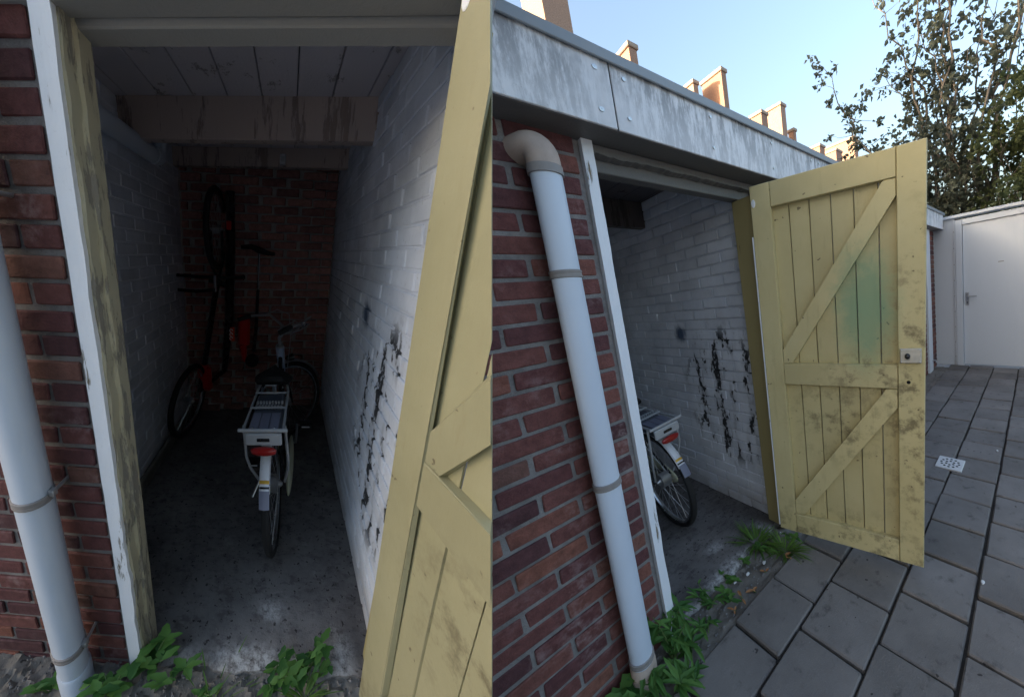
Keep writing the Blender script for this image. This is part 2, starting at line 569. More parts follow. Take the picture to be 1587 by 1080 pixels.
M['stem'] = plain('weed_stem', (0.10, 0.16, 0.05), 0.6)
M['leaf_tree'] = leaf_mat('tree_leaf', (0.115, 0.132, 0.100), (0.185, 0.205, 0.150), 0.5)
M['leaf_bush'] = leaf_mat('bush_leaf', (0.095, 0.125, 0.055), (0.19, 0.215, 0.095), 0.5)
M['bark'] = plain('pale_bark', (0.20, 0.175, 0.15), 0.9, 0, 0.2, 0.3, 20)
M['chimney'] = brick_mat('orange_chimney_brick', YARD, [(0.0, (0.34, 0.205, 0.145)), (0.6, (0.40, 0.245, 0.17)), (1.0, (0.37, 0.26, 0.19))], 0.1)
M['chimcap'] = plain('chimney_cap_stone', (0.38, 0.30, 0.23), 0.9)
M['rooftile'] = plain('clay_roof_tile', (0.22, 0.09, 0.06), 0.8)
M['black'] = plain('black_gloss_paint', (0.012, 0.012, 0.014), 0.28, 0, 0.5, 0.2)
M['rubber'] = plain('black_rubber', (0.015, 0.015, 0.016), 0.75, 0, 0.3, 0.25)
M['chrome'] = plain('worn_chrome', (0.62, 0.63, 0.65), 0.24, 1.0, 0.5, 0.08)
M['alloy'] = plain('silver_alloy', (0.50, 0.51, 0.53), 0.36, 0.85, 0.5, 0.08)
M['silver'] = plain('silver_plastic', (0.42, 0.44, 0.47), 0.4, 0.25, 0.5, 0.06)
M['battery'] = plain('dark_battery_case', (0.05, 0.06, 0.085), 0.35, 0, 0.5, 0.1)
M['white'] = plain('white_mudguard', (0.58, 0.59, 0.62), 0.28, 0, 0.5, 0.05)
M['paleblue'] = plain('pale_blue_headtube', (0.38, 0.48, 0.66), 0.3, 0, 0.5, 0.05)
M['gold'] = plain('gold_band', (0.60, 0.36, 0.06), 0.35, 0.3)
M['red'] = plain('red_reflector', (0.26, 0.010, 0.010), 0.3, 0, 0.6, 0.05)
M['redpaint'] = plain('red_paint', (0.52, 0.020, 0.018), 0.4, 0, 0.5, 0.1)
M['orange'] = plain('orange_red_tag', (0.62, 0.07, 0.02), 0.5)
M['ink'] = plain('white_print', (0.75, 0.75, 0.78), 0.5)
M['cream'] = plain('cream_chaincase', (0.48, 0.47, 0.33), 0.45, 0, 0.4, 0.15)
M['flap'] = plain('grey_mud_flap', (0.16, 0.17, 0.23), 0.5)
M['lockmetal'] = plain('old_lock_case', (0.45, 0.43, 0.38), 0.5, 0.2, 0.5, 0.35, 50)


# ------------------------------------------------------------------ brick walls
BM = {}


def brick_mesh(plot, axis, l, d, h, mat, full):
    key = (plot.tag, axis, round(l, 3), mat.name)
    if key not in BM:
        BM[key] = []
        for q in range(5 if full else 1):
            g = cbox(-l / 2, l / 2, 0, d, 0, h, 0.0035, 0.0022) if axis == 'x' else cbox(0, d, -l / 2, l / 2, 0, h, 0.0035, 0.0022)
            me = to_mesh(plot, 'brick', g, (0, 0, 0))
            me.materials.append(mat)
            BM[key].append(me)
    return random.choice(BM[key])


def bricks(plot, parent, axis, face, back, a0, a1, z0, n, pitch, mat, L=0.21, gap=0.012, off=0.0, h=None, keep=None, d=0.045, wob=0.0015, at=None, a0f=None, joined=None):
    """n courses from z0; face: coordinate of the outer face; back=+1 when the wall body lies on the + side"""
    h = h or pitch - 0.0125
    for k in range(n):
        z = z0 + k * pitch
        if a0f: a0 = a0f(z)
        s = off + (L / 2 if k % 2 else 0)
        i = math.floor((a0 - s) / L) - 1
        while s + i * L < a1:
            p, q = max(s + i * L, a0), min(s + (i + 1) * L, a1)
            i += 1
            if q - p < 0.035: continue
            if keep and not keep((p + q) / 2, z): continue
            full = (q - p) > L - 0.004
            l = round((q - p) - gap, 2) if not full else L - gap
            c = (p + q) / 2
            if joined is not None:
                joined.append(cbox(p + gap / 2, q - gap / 2, face + U(-wob, wob), face + d, z, z + h, 0.0035, 0.002))
                continue
            me = brick_mesh(plot, axis, l, d, h, mat, full)
            f = at(c) if at else face
            f0 = f + U(-wob, wob) - (0 if back > 0 else d)
            o = (c, f0, z) if axis == 'x' else (f0, c, z)
            inst(plot, 'brick', me, o, parent)


# ------------------------------------------------------------------ the plank door
def clip_poly(poly, fn):
    out = []
    for i in range(len(poly)):
        a, b = poly[i], poly[(i + 1) % len(poly)]
        fa, fb = fn(a), fn(b)
        if fa >= 0: out.append(a)
        if (fa >= 0) != (fb >= 0):
            t = fa / (fa - fb)
            out.append((a[0] + (b[0] - a[0]) * t, a[1] + (b[1] - a[1]) * t))
    return out


def plank_door(plot, corners, label, cut=None):
    HB, HT, FB, FT = [Vector(c) for c in corners]
    W, H = 0.745, 1.84
    nrm = (FB - HB).cross(HT - HB).normalized()
    if nrm.x > 0: nrm = -nrm

    def L(u, v, t):
        s, q = u / W, v / H
        return HB * (1 - s) * (1 - q) + FB * s * (1 - q) + HT * (1 - s) * q + FT * s * q + nrm * (t - 0.040)
    root = thing(plot, 'plank_door', tuple(HB), label, 'door')

    def board(name, poly, t0, t1, mat=None, c=0.003, par=None):
        if cut: poly = clip_poly(poly, lambda p: cut(p) + 1.025 * (t1 - 0.040))
        if len(poly) < 3: return None
        n = len(poly)
        sawn = [bool(cut) and abs(cut(p) + 1.025 * (t1 - 0.040)) < 1e-6 for p in poly]
        cx, cy = sum(p[0] for p in poly) / n, sum(p[1] for p in poly) / n

        def shrink(p):
            d = math.hypot(p[0] - cx, p[1] - cy) or 1
            dx, dy = p[0] - cx, p[1] - cy
            return (p[0] - math.copysign(min(c, abs(dx)), dx), p[1] - math.copysign(min(c, abs(dy)), dy))
        at_t = lambda t: [(p[0] - (1.025 * (t1 - t) if q else 0), p[1]) for p, q in zip(poly, sawn)]
        rings = [(at_t(t0), t0), (at_t(t1 - c), t1 - c), ([p if q else shrink(p) for p, q in zip(poly, sawn)], t1)]
        B, V, F = [], [], []
        for pl, t in rings:
            for p in pl:
                B.append((p[0], p[1], t))
                V.append(tuple(L(p[0], p[1], t)))
        F.append(tuple(range(n)))
        for r in (0, 1):
            for i in range(n):
                F.append((r * n + i, r * n + (i + 1) % n, (r + 1) * n + (i + 1) % n, (r + 1) * n + i))
        F.append(tuple(range(2 * n, 3 * n)))
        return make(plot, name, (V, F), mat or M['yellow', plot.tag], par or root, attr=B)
    rc = lambda a, b, c_, d: [(a, c_), (b, c_), (b, d), (a, d)]
    xs = [0.012, 0.088, 0.183, 0.280, 0.377, 0.474, 0.571, 0.668, 0.735]
    for i in range(8):
        board('plank', rc(xs[i] + 0.0016, xs[i + 1] - 0.0016, 0.012, 1.825), U(-0.001, 0.001), 0.016 + U(-0.0015, 0.0015), c=0.002)
    t0, t1 = 0.015, 0.040
    board('stile', rc(0, 0.104, 0, H), t0, t1)
    board('stile', rc(0.6405, W, 0, H), t0, t1)
    board('rail', rc(0.1045, 0.640, 1.724, H), t0, t1 - 0.001)
    board('rail', rc(0.1045, 0.640, 0.842, 0.951), t0, t1 - 0.001)
    board('rail', rc(0.1045, 0.640, 0, 0.110), t0, t1 - 0.001)
    board('brace', [(0.105, 0.952), (0.150, 0.952), (0.639, 1.655), (0.639, 1.722), (0.592, 1.722), (0.105, 1.020)], t0, t1 - 0.0025)
    board('brace', [(0.105, 0.112), (0.150, 0.112), (0.639, 0.757), (0.639, 0.840), (0.594, 0.840), (0.105, 0.190)], t0, t1 - 0.0025)
    if not cut:
        board('edge_strip', rc(-0.0075, -0.001, 0.02, 1.60), 0.002, t1 + 0.001, M['trim', 'yard'], c=0.001)
        lk = board('lock', rc(0.650, 0.731, 0.962, 1.024), t1 - 0.001, t1 + 0.016, M['lockmetal'])
        g = blob(L(0.679, 0.992, t1 + 0.018), (0.010, 0.012, 0.013), 10, 6)
        make(plot, 'knob', g, M['black'], lk, smooth=True)
        for u, v in ((0.656, 0.968), (0.725, 0.968), (0.656, 1.018), (0.725, 1.018)):
            make(plot, 'screw', blob(L(u, v, t1 + 0.016), (0.002, 0.0035, 0.0035), 6, 4), M['steel'], lk)
        make(plot, 'bolt_hole', tube([L(0.682, 0.875, t1 - 0.004), L(0.682, 0.875, t1 + 0.0012)], 0.008, 10), M['hole'], root)
    # round maker's plate worn white near the top hinge, bare patch at the foot
    pl = [(0.016 + 0.011 * math.cos(a * 0.5236), 1.757 + 0.020 * math.sin(a * 0.5236)) for a in range(12)]
    board('plate', pl, t1 - 0.002, t1 + 0.002, M['trim', plot.tag], c=0.0015)
    for v in (0.18, 0.95, 1.60):
        q = [L(-0.004, v - 0.05, 0.012), L(-0.004, v + 0.05, 0.012)]
        make(plot, 'hinge', tube(q, 0.006, 8), M['steel'], root, smooth=True)
    return root


# ------------------------------------------------------------------ shed
def clumpy(n=40): return [U(-1, 1) for _ in range(n)]


def shed(plot, near):
    k = plot.tag
    tl = -0.866 if near else -0.815          # outer edge of the white trim
    jin = -0.809 if near else -0.786
    # front wall of red brick
    if near:
        a0, z0, pitch, n = -2.6, -0.075, 0.0642, 36
        keep = lambda a, z: a > -1.75
        lab = 'red brick wall beside the rotten yellow door jamb, with wide pale mortar joints'
    else:
        a0, z0, pitch, n = -1.5, -0.072, 0.0655, 31
        keep = None
        lab = 'red brick wall under the stained fascia, courses running away beside the open shed'
    w = thing(plot, 'brick_wall', (tl - 0.2, 0, 0), lab, 'wall')
    bricks(plot, w, 'x', 0.0, 1, a0, tl - 0.012, z0, n, pitch, M['brick', k], off=tl - 0.012 + 0.006, keep=keep, wob=0.003, a0f=None if near else (lambda z: -1.455 + 0.2 * z))
    ztop = z0 + n * pitch if near else 1.939
    if near:
        back = box(a0, tl - 0.002, 0.006, 0.105, -0.12, ztop)
    else:
        y0, y1 = 0.006, 0.105
        pr = [(-1.47, -0.12), (tl - 0.002, -0.12), (tl - 0.002, ztop), (-1.46 + 0.2 * ztop, ztop)]
        back = ([(x, y0, z) for x, z in pr] + [(x, y1, z) for x, z in pr], [(0, 1, 2, 3), (7, 6, 5, 4), (0, 4, 5, 1), (1, 5, 6, 2), (2, 6, 7, 3), (3, 7, 4, 0)])
    make(plot, 'mortar_bed', back, M['mortar', k], w)

    # door frame: white trim, jamb, header, hinge post
    fr = thing(plot, 'door_frame', (tl + 0.05, 0, 0), 'peeling white trim and rotten yellow jamb framing the near doorway' if near else 'thin white trim and yellow hinge post framing the doorway under the fascia', 'door frame')
    V, F = [], []
    m = 44
    zt = 1.94 if not near else 2.05
    for i in range(m + 1):
        z = -0.01 + (zt + 0.01) * i / m
        e = U(-0.0022, 0.0022) * (1.0 if near else 0.4)
        wv = 0.040 + (U(-0.004, 0.003) if R() < 0.5 else 0) if near else 0.036 + U(-0.0012, 0.0012) * (3 if i < 14 and R() < 0.5 else 1)
        for x, y in ((tl + e * 0.5, -0.014), (tl + wv, -0.014 + abs(e)), (tl + wv, 0.03), (tl, 0.03)): V.append((x, y, z))
    for i in range(m):
        for q in range(4): F.append((4 * i + q, 4 * i + (q + 1) % 4, 4 * i + 4 + (q + 1) % 4, 4 * i + 4 + q))
    F += [(0, 1, 2, 3), (4 * m + 3, 4 * m + 2, 4 * m + 1, 4 * m)]
    make(plot, 'trim', (V, F), M['trim', k], fr)
    V, F = [], []
    m = 60
    for i in range(m + 1):
        z = -0.005 + (zt - 0.10) * i / m
        e = U(-0.0025, 0.0025)
        jy = 0.0 if near else 0.032
        rot = 0.007 * max(0, math.sin(i * 0.9) * math.sin(i * 0.37)) if near else 0.0
        for x, y in (((tl + 0.033, 0.000), (jin - 0.010 + e, 0.002 + rot), (jin - 0.009 + e, 0.034 + e), (jin + e * 0.5, 0.038 + rot), (jin + e * 0.3, 0.085), (tl + 0.033, 0.085)) if near else ((tl + 0.004, 0.032), (jin - 0.022, 0.033), (jin - 0.018, 0.038), (jin, 0.038), (jin, 0.085), (tl + 0.004, 0.085))): V.append((x, y, z))
    for i in range(m):
        for q in range(6): F.append((6 * i + q, 6 * i + (q + 1) % 6, 6 * i + 6 + (q + 1) % 6, 6 * i + 6 + q))
    F += [tuple(range(6)), tuple(reversed(range(6 * m, 6 * m + 6)))]
    make(plot, 'jamb', (V, F), M['jamb', k], fr)
    hx1 = -0.02 if near else 0.07
    hz = 1.822 if near else 1.862
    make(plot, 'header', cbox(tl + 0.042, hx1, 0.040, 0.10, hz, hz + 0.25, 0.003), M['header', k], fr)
    if near:
        make(plot, 'header_board', cbox(tl - 0.6, -0.062, -0.012, 0.038, 1.8355, 2.10, 0.003), M['header', k], fr)
    else:
        # splintered edge of the upper board
        V, F = [], []
        m = 70
        for i in range(m + 1):
            x = tl + 0.042 + (hx1 - tl - 0.042) * i / m
            e = e0 = (e0 if i else 0.0) * 0.35 + U(-0.004, 0.003)
            for y, z in ((0.001, 1.936), (0.0015 + abs(e) * 0.4, 1.910 + e), (0.038, 1.906 + e), (0.038, 1.936)): V.append((x, y, z))
        for i in range(m):
            for q in range(4): F.append((4 * i + q, 4 * i + (q + 1) % 4, 4 * i + 4 + (q + 1) % 4, 4 * i + 4 + q))
        F += [(0, 1, 2, 3), (4 * m + 3, 4 * m + 2, 4 * m + 1, 4 * m)]
        make(plot, 'header_board', (V, F), M['header', k], fr)
    make(plot, 'hinge_post', cbox(-0.030, -0.006 if near else 0.07, 0.045 if near else -0.050, 0.085, -0.005, hz - 0.002, 0.004), M['post', k], fr, label='yellow hinge post of the doorway')

    # wash-painted brick side wall on the hinge side
    sw = thing(plot, 'side_wall', (0.05, 1.0, 0), 'white washed brick side wall with black soot smears, seen deep inside past the yellow door edge' if near else 'white washed brick side wall with soot smears behind the bicycle under the fascia', 'wall')
    ye = 2.25
    bricks(plot, sw, 'y', 0.0, 1, 0.115 if near else 0.087, ye, 0.002, 32, 0.0655, M['wash', k], L=0.215, gap=0.011, off=0.03, h=0.0565, wob=0.003, d=0.015)
    make(plot, 'mortar_bed', box(0.0065, 0.019, 0.115 if near else 0.087, ye, -0.1, 2.2), M['wash', k], sw)
    make(plot, 'outer_leaf', box(0.022, 0.11, 0.45 if near else 0.088, ye, -0.1, 2.2), M['mortar', k], sw)
    # the other side wall
    xl = -1.213 if near else -1.0
    ow = thing(plot, 'side_wall', (xl, 1.0, 0), 'dim white washed side wall with a bicycle wheel leaning on it' if near else 'dark side wall hidden behind the drainpipe side of the shed', 'wall')
    if near: bricks(plot, ow, 'y', xl, -1, 0.105, 2.0, 0.002, 32, 0.0655, M['wash_plain', k], L=0.215, gap=0.009, off=0.08, h=0.0575, wob=0.002)
    make(plot, 'mortar_bed', box(xl - 0.11, xl - 0.0035, 0.105, ye, -0.1, 2.2), M['wash_plain', k], ow)
    # ledge of bare plaster at the foot of that wall
    if near: make(plot, 'plinth', cbox(xl, xl + 0.03, 0.12, 1.8, -0.01, 0.085, 0.012, 0.004), M['soil', k], ow)
    # back wall
    yb = (lambda x: 1.78 + (x + 1.213) * 0.24) if near else (lambda x: 2.05)
    bw = thing(plot, 'back_wall', (xl / 2, 1.95, 0), 'bare dark red brick wall at the back of the shed behind the bicycles' if near else 'dark back wall deep inside the shed beyond the soot-smeared side wall', 'wall')
    if near: bricks(plot, bw, 'x', 0, 1, xl + 0.005, -0.004, 0.002, 32, 0.0655, M['backbrick'], off=-0.1, at=yb, wob=0.002, d=0.05)
    V = [(x, yb(x) + dy, z) for x in (xl - 0.1, 0.1) for dy in (0.008 + (0.012 if near else 0), 0.14) for z in (-0.1, 2.2)]
    make(plot, 'mortar_bed', (V, box(0, 1, 0, 1, 0, 1)[1]), M['backmortar'], bw)

    # roof: boards, beams, slab
    rf = thing(plot, 'shed_roof', (-0.5, 1.0, 2.09), 'dark boarded ceiling with brown cross beams inside the brick shed' if near else 'flat felt roof and dark boarded ceiling over the shed with the fascia', 'roof')
    zc = 2.09
    x0, x1 = xl - 0.11, 0.11
    nb = 9
    for i in range(nb):
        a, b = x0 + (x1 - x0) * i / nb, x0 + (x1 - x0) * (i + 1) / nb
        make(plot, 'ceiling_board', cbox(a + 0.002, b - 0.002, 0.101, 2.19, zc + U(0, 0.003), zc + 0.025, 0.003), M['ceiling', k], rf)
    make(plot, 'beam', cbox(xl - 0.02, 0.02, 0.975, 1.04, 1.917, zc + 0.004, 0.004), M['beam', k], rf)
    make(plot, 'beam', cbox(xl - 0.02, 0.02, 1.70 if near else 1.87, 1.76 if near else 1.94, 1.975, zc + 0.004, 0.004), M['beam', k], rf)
    if near: make(plot, 'felt', box(-2.6, 0.12, 0.0, 2.35, 2.13, 2.30), M['roof'], rf)
    # floor slab
    V, F = [], []
    m = 50
    fx0 = xl - 0.05
    for i in range(m + 1):
        x = fx0 + (0.06 - fx0) * i / m
        y = 0.012 + 0.012 * math.sin(i * 0.6) + U(-0.008, 0.008)
        for yy, z in ((y, -0.08), (y - 0.004, -0.014), (y + 0.014, 0.0), (0.3, U(0, 0.002)), (1.0, 0.001), (2.3, 0.0)): V.append((x, yy, z))
    for i in range(m):
        for q in range(5): F.append((6 * i + q, 6 * i + q + 1, 6 * i + 7 + q, 6 * i + 6 + q))
    make(plot, 'shed_floor', (V, F), M['floor', k], None, smooth=True, kind='structure')
    return tl, jin


shed(NEAR, True)
shed(YARD, False)

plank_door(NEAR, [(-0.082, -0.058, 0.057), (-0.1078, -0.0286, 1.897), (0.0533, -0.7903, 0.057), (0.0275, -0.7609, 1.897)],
           'yellow plank door swung towards the rotten jamb, its lock side cut off on a slant',
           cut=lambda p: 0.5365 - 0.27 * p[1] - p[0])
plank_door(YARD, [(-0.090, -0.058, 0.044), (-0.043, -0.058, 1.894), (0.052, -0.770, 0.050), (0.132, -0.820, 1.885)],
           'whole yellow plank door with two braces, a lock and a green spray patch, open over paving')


# ------------------------------------------------------------------ drainpipes
def collar(plot, parent, x, y, z, r, clip=True):
    V, F = tube([(x, y, z - 0.012), (x, y, z - 0.010), (x, y, z - 0.004), (x, y, z - 0.0035), (x, y, z + 0.0035), (x, y, z + 0.004), (x, y, z + 0.010), (x, y, z + 0.012)],
                [r, r + 0.004, r + 0.004, r + 0.0025, r + 0.0025, r + 0.004, r + 0.004, r], 22)
    c = make(plot, 'collar', (V, F), M['collar'], parent, smooth=True)
    if clip: make(plot, 'bracket', join(cbox(x + r, x + r + 0.016, y - 0.006, y + 0.012, z + 0.002, z + 0.022, 0.002), tube([(x + r + 0.008, y, z + 0.012), (x + r + 0.008, 0.004, z + 0.012)], 0.005, 8)), M['steel'], c)
    return c


p = thing(NEAR, 'drainpipe', (-1.031, -0.06, 0), 'grey plastic drainpipe with a steel clip on the brick wall beside the rotten jamb', 'drainpipe')
make(NEAR, 'pipe', tube([(-1.031, -0.06, z) for z in (0.06, 0.6, 1.2, 1.9)], 0.0465, 26), M['pvc'], p, smooth=True)
make(NEAR, 'socket', tube([(-1.031, -0.06, z) for z in (-0.10, 0.055, 0.066)], [0.051, 0.051, 0.0475], 26), M['pvc'], p, smooth=True)
collar(NEAR, p, -1.031, -0.06, 0.765, 0.0465)
collar(NEAR, p, -1.031, -0.06, 0.165, 0.0465)
collar(NEAR, p, -1.031, -0.06, 1.5, 0.0465)

p = thing(YARD, 'drainpipe', (-0.957, -0.06, 0), 'long grey drainpipe with a dirty elbow entering the brick wall under the fascia', 'drainpipe')
r = 0.041
make(YARD, 'pipe', tube([(-0.957, -0.06, z) for z in (0.06, 0.4, 0.9, 1.4, 1.795)], r, 26), M['pvc'], p, smooth=True)
make(YARD, 'socket', tube([(-0.957, -0.06, z) for z in (-0.08, 0.075, 0.088)], [0.046, 0.046, 0.042], 26), M['pvcdirty'], p, smooth=True)
el = [(-0.957, -0.06, 1.79), (-0.957, -0.060, 1.82)] + [tuple(v) for v in arc((-0.977, -0.022, 1.825), 0.042, math.pi * 0.02, math.pi * 0.5, 7, Vector((0.47, -0.88, 0)), (0, 0, 1))] + [(-0.99, 0.015, 1.868), (-1.0, 0.05, 1.868)]
make(YARD, 'elbow', tube(el, [r + 0.003] * len(el), 24), M['pvcdirty'], p, smooth=True)
make(YARD, 'sleeve', tube([(-0.957, -0.06, 1.782), (-0.957, -0.06, 1.806)], r + 0.0055, 24), M['collar'], p, smooth=True)
for z in (1.497, 0.805): collar(YARD, p, -0.957, -0.06, z, r, False)
collar(YARD, p, -0.957, -0.06, 0.105, r, False)

# pipe inside the near shed
p = thing(NEAR, 'waste_pipe', (-1.15, 0.8, 1.9), 'grey waste pipe with an elbow under the dark ceiling, along the dim washed wall', 'pipe')
make(NEAR, 'pipe', tube([(-1.150, 0.13, 1.90), (-1.150, 0.7, 1.905), (-1.150, 1.22, 1.91)], 0.042, 20), M['pvc'], p, smooth=True)
el = [(-1.150, 1.20, 1.91), (-1.150, 1.24, 1.912)] + [tuple(v) for v in arc((-1.15, 1.24, 1.972), 0.06, -math.pi / 2, 0, 8, (0, 1, 0), (0, 0, 1))] + [(-1.15, 1.30, 2.10)]
make(NEAR, 'elbow', tube(el, 0.046, 20), M['pvc'], p, smooth=True)
# switch box on the rear beam
p = thing(NEAR, 'switch_box', (-0.44, 1.69, 2.0), 'small white switch box screwed to the rear ceiling beam', 'switch')
make(NEAR, 'case', cbox(-0.465, -0.425, 1.670, 1.7005, 1.985, 2.050, 0.004), M['white'], p)
make(NEAR, 'rocker', cbox(-0.456, -0.434, 1.666, 1.671, 2.002, 2.034, 0.002), M['silver'], p)

# ------------------------------------------------------------------ fascia of the yard sheds
fa = thing(YARD, 'fascia', (1.0, -0.115, 1.94), 'long pale fascia streaked with dark algae along the flat shed roof, screws showing', 'fascia')
xs = [-1.055, -0.738, 0.52, 1.78, 3.04, 4.02]
for i in range(5):
    a, b = xs[i], xs[i + 1]
    if i == 0:
        g = cbox(a, b - 0.003, -0.125, -0.115, 1.941, 2.140, 0.002)
        g = mapg(g, lambda v: (v[0] - (0.0 if v[0] > -0.9 else 0.20 * (2.14 - v[2])), v[1], v[2]))
    else:
        g = cbox(a + 0.003, b - 0.003, -0.125 + 0.0015 * (i % 2), -0.115, 1.941, 2.140, 0.002)
    pn = make(YARD, 'panel', g, M['fascia'], fa)
    for x in ([a + 0.27, b - 0.05] if i == 0 else [a + 0.045, a + 0.42, a + 0.83, b - 0.045]):
        for z in (1.987, 2.105):
            if x > 1.2 or (i == 0 and x < -0.85): continue
            make(YARD, 'screw', tube([(x, -0.124, z), (x, -0.128, z), (x, -0.1285, z)], [0.007, 0.0065, 0.003], 10), M['steel'], pn)
make(YARD, 'roof_edge', join(cbox(-1.055, 4.06, -0.130, -0.06, 2.1425, 2.166, 0.004), cbox(-1.055, 4.06, -0.140, -0.1305, 2.130, 2.163, 0.002)), M['coping'], fa)
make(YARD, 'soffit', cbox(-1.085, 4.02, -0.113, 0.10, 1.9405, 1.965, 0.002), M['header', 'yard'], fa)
g = box(-1.04, 4.0, -0.10, 2.4, 2.118, 2.150)
make(YARD, 'roof_felt', g, M['roof'], fa)
# rest of the row of sheds along the path, mostly behind the open door
rw = thing(YARD, 'brick_wall', (2.0, 0, 0), 'red brick pier between the white trim and the white end door', 'wall')
make(YARD, 'mortar_bed', box(0.075, 4.02, 0.010, 0.105, -0.12, 1.94), M['mortar', 'yard'], rw)
bricks(YARD, rw, 'x', 0.003, 1, 3.70, 4.02, -0.02, 30, 0.0655, M['brick', 'yard'], off=3.72)
rest = []
bricks(YARD, rw, 'x', 0.003, 1, 0.09, 3.495, -0.02, 30, 0.0655, M['brick', 'yard'], off=0.1, joined=rest)
make(YARD, 'brick_field', join(*rest), M['brick', 'yard'], rw, kind='stuff')
pt = thing(YARD, 'white_post', (3.6, -0.02, 0), 'white painted door trim standing beside the distant brick pier', 'post')
make(YARD, 'board', cbox(3.50, 3.69, -0.022, 0.02, -0.02, 1.938, 0.004), M['whitedoor'], pt)
make(YARD, 'bracket', tube([(3.62, -0.025, 0.14), (3.62, -0.07, 0.15), (3.60, -0.08, 0.12)], 0.008, 8), M['steel'], pt)

# ------------------------------------------------------------------ white door at the end of the path
X = 4.03
dr = thing(YARD, 'white_door', (X, -0.9, 0), 'flat white door with a steel handle plate in a white frame at the end of the path', 'door')
make(YARD, 'infill_panel', cbox(X + 0.004, X + 0.04, -0.258, 0.12, -0.01, 2.06, 0.003), M['whitedoor'], dr)
make(YARD, 'cover_strip', cbox(X - 0.006, X + 0.005, -0.262, -0.240, 0, 2.03, 0.002), M['whitedoor'], dr)
for i in range(9):
    make(YARD, 'nail', blob((X - 0.007, -0.245, 0.12 + 0.22 * i), (0.003, 0.006, 0.006), 6, 4), M['collar'], dr)
make(YARD, 'frame_post', cbox(X - 0.012, X + 0.05, -0.345, -0.263, -0.01, 2.03, 0.004), M['whitedoor'], dr)
make(YARD, 'frame_post', cbox(X - 0.012, X + 0.05, -1.33, -1.25, -0.01, 2.03, 0.004), M['whitedoor'], dr)
make(YARD, 'frame_head', cbox(X - 0.014, X + 0.05, -1.25, -0.346, 1.958, 2.03, 0.004), M['whitedoor'], dr)
make(YARD, 'capping', cbox(X - 0.03, X + 0.14, -2.4, 0.13, 2.062, 2.10, 0.004), M['whitedoor'], dr)
make(YARD, 'leaf', cbox(X + 0.004, X + 0.04, -1.248, -0.350, 0.012, 1.954, 0.003), M['whitedoor'], dr)
hp = make(YARD, 'handle_plate', cbox(X - 0.003, X + 0.006, -0.415, -0.373, 0.86, 1.04, 0.003), M['alloy'], dr)
make(YARD, 'handle', tube([(X - 0.003, -0.395, 0.985), (X - 0.045, -0.395, 0.985), (X - 0.05, -0.405, 0.985), (X - 0.05, -0.51, 0.985)], 0.009, 10), M['alloy'], hp, smooth=True)
make(YARD, 'keyhole', tube([(X - 0.002, -0.395, 0.90), (X - 0.0045, -0.395, 0.90)], 0.008, 10), M['hole'], hp)
make(YARD, 'scratch', cbox(X + 0.002, X + 0.0045, -0.80, -0.74, 1.405, 1.415, 0.001), M['collar'], dr)
ew = thing(YARD, 'end_wall', (X, -1.9, 0), 'plain white painted wall continuing beyond the white end door', 'wall')
make(YARD, 'wall', cbox(X, X + 0.1, -2.4, -1.332, -0.05, 2.06, 0.004), M['whitedoor'], ew)

# ------------------------------------------------------------------ ground and paving
g = bpy.data.meshes.new('ground')
S = 900.0
gr = make(WORLD, 'ground', ([(-S, -S, -0.13), (S, -S, -0.13), (S, S, -0.13), (-S, S, -0.13)], [(0, 1, 2, 3)]), M['yard_ground'], kind='structure', org=(0, 0, -0.13))
pv = make(YARD, 'path', box(-1.30, 4.03, -3.3, -0.176, -0.11, -0.022), M['joint'], kind='structure')
rows = [-0.177, -0.420, -0.698, -0.963, -1.230, -1.500, -1.77, -2.04, -2.31, -2.58]
TM = {}
ts = 0.2715
for ri in range(len(rows) - 1):
    ya, yb = rows[ri + 1], rows[ri]
    ph = -0.607 if ri % 2 == 0 else -0.465
    n0 = -4
    while True:
        xa = ph + n0 * ts
        n0 += 1
        if xa > 4.0: break
        if xa < -1.5 and ri < 3 or xa < -1.3: continue
        xb = min(xa + ts, 4.025)
        if xb - xa < 0.05: continue
        key = (ri, round(xb - xa, 3), random.randrange(3))
        if key not in TM:
            gg = cbox(-(xb - xa) / 2 + 0.0055, (xb - xa) / 2 - 0.0055, -(yb - ya) / 2 + 0.0055, (yb - ya) / 2 - 0.0055, -0.05, 0.0, 0.006, 0.0025)
            me = to_mesh(YARD, 'tile', gg, (0, 0, 0))
            me.materials.append(M['tile'])
            TM[key] = me
        inst(YARD, 'tile', TM[key], ((xa + xb) / 2 + U(-0.002, 0.002), (ya + yb) / 2 + U(-0.002, 0.002), U(-0.006, 0.003)), pv)


def rough_strip(plot, name, x0, x1, y0, y1, z, amp, nx, ny, mat, skirt=0.1):
    V, F = [], []
    for i in range(nx + 1):
        for j in range(ny + 1):
            h = amp * (math.sin(i * 0.7 + j) * 0.3 + U(-0.7, 0.7))
            V.append((x0 + (x1 - x0) * i / nx, y0 + (y1 - y0) * j / ny, z + h - (skirt if j in (0, ny) else 0)))
    for i in range(nx):
        for j in range(ny):
            a = i * (ny + 1) + j
            F.append((a, a + 1, a + ny + 2, a + ny + 1))
    return make(plot, name, (V, F), mat, smooth=True, kind='structure')


rough_strip(YARD, 'soil_strip', -1.30, 3.9, -0.20, 0.06, -0.018, 0.010, 260, 14, M['soil', 'yard'], 0.05)
rough_strip(NEAR, 'soil_strip', -1.9, 0.0, -0.75, 0.05, -0.030, 0.012, 150, 60, M['soil', 'near'], 0.05)



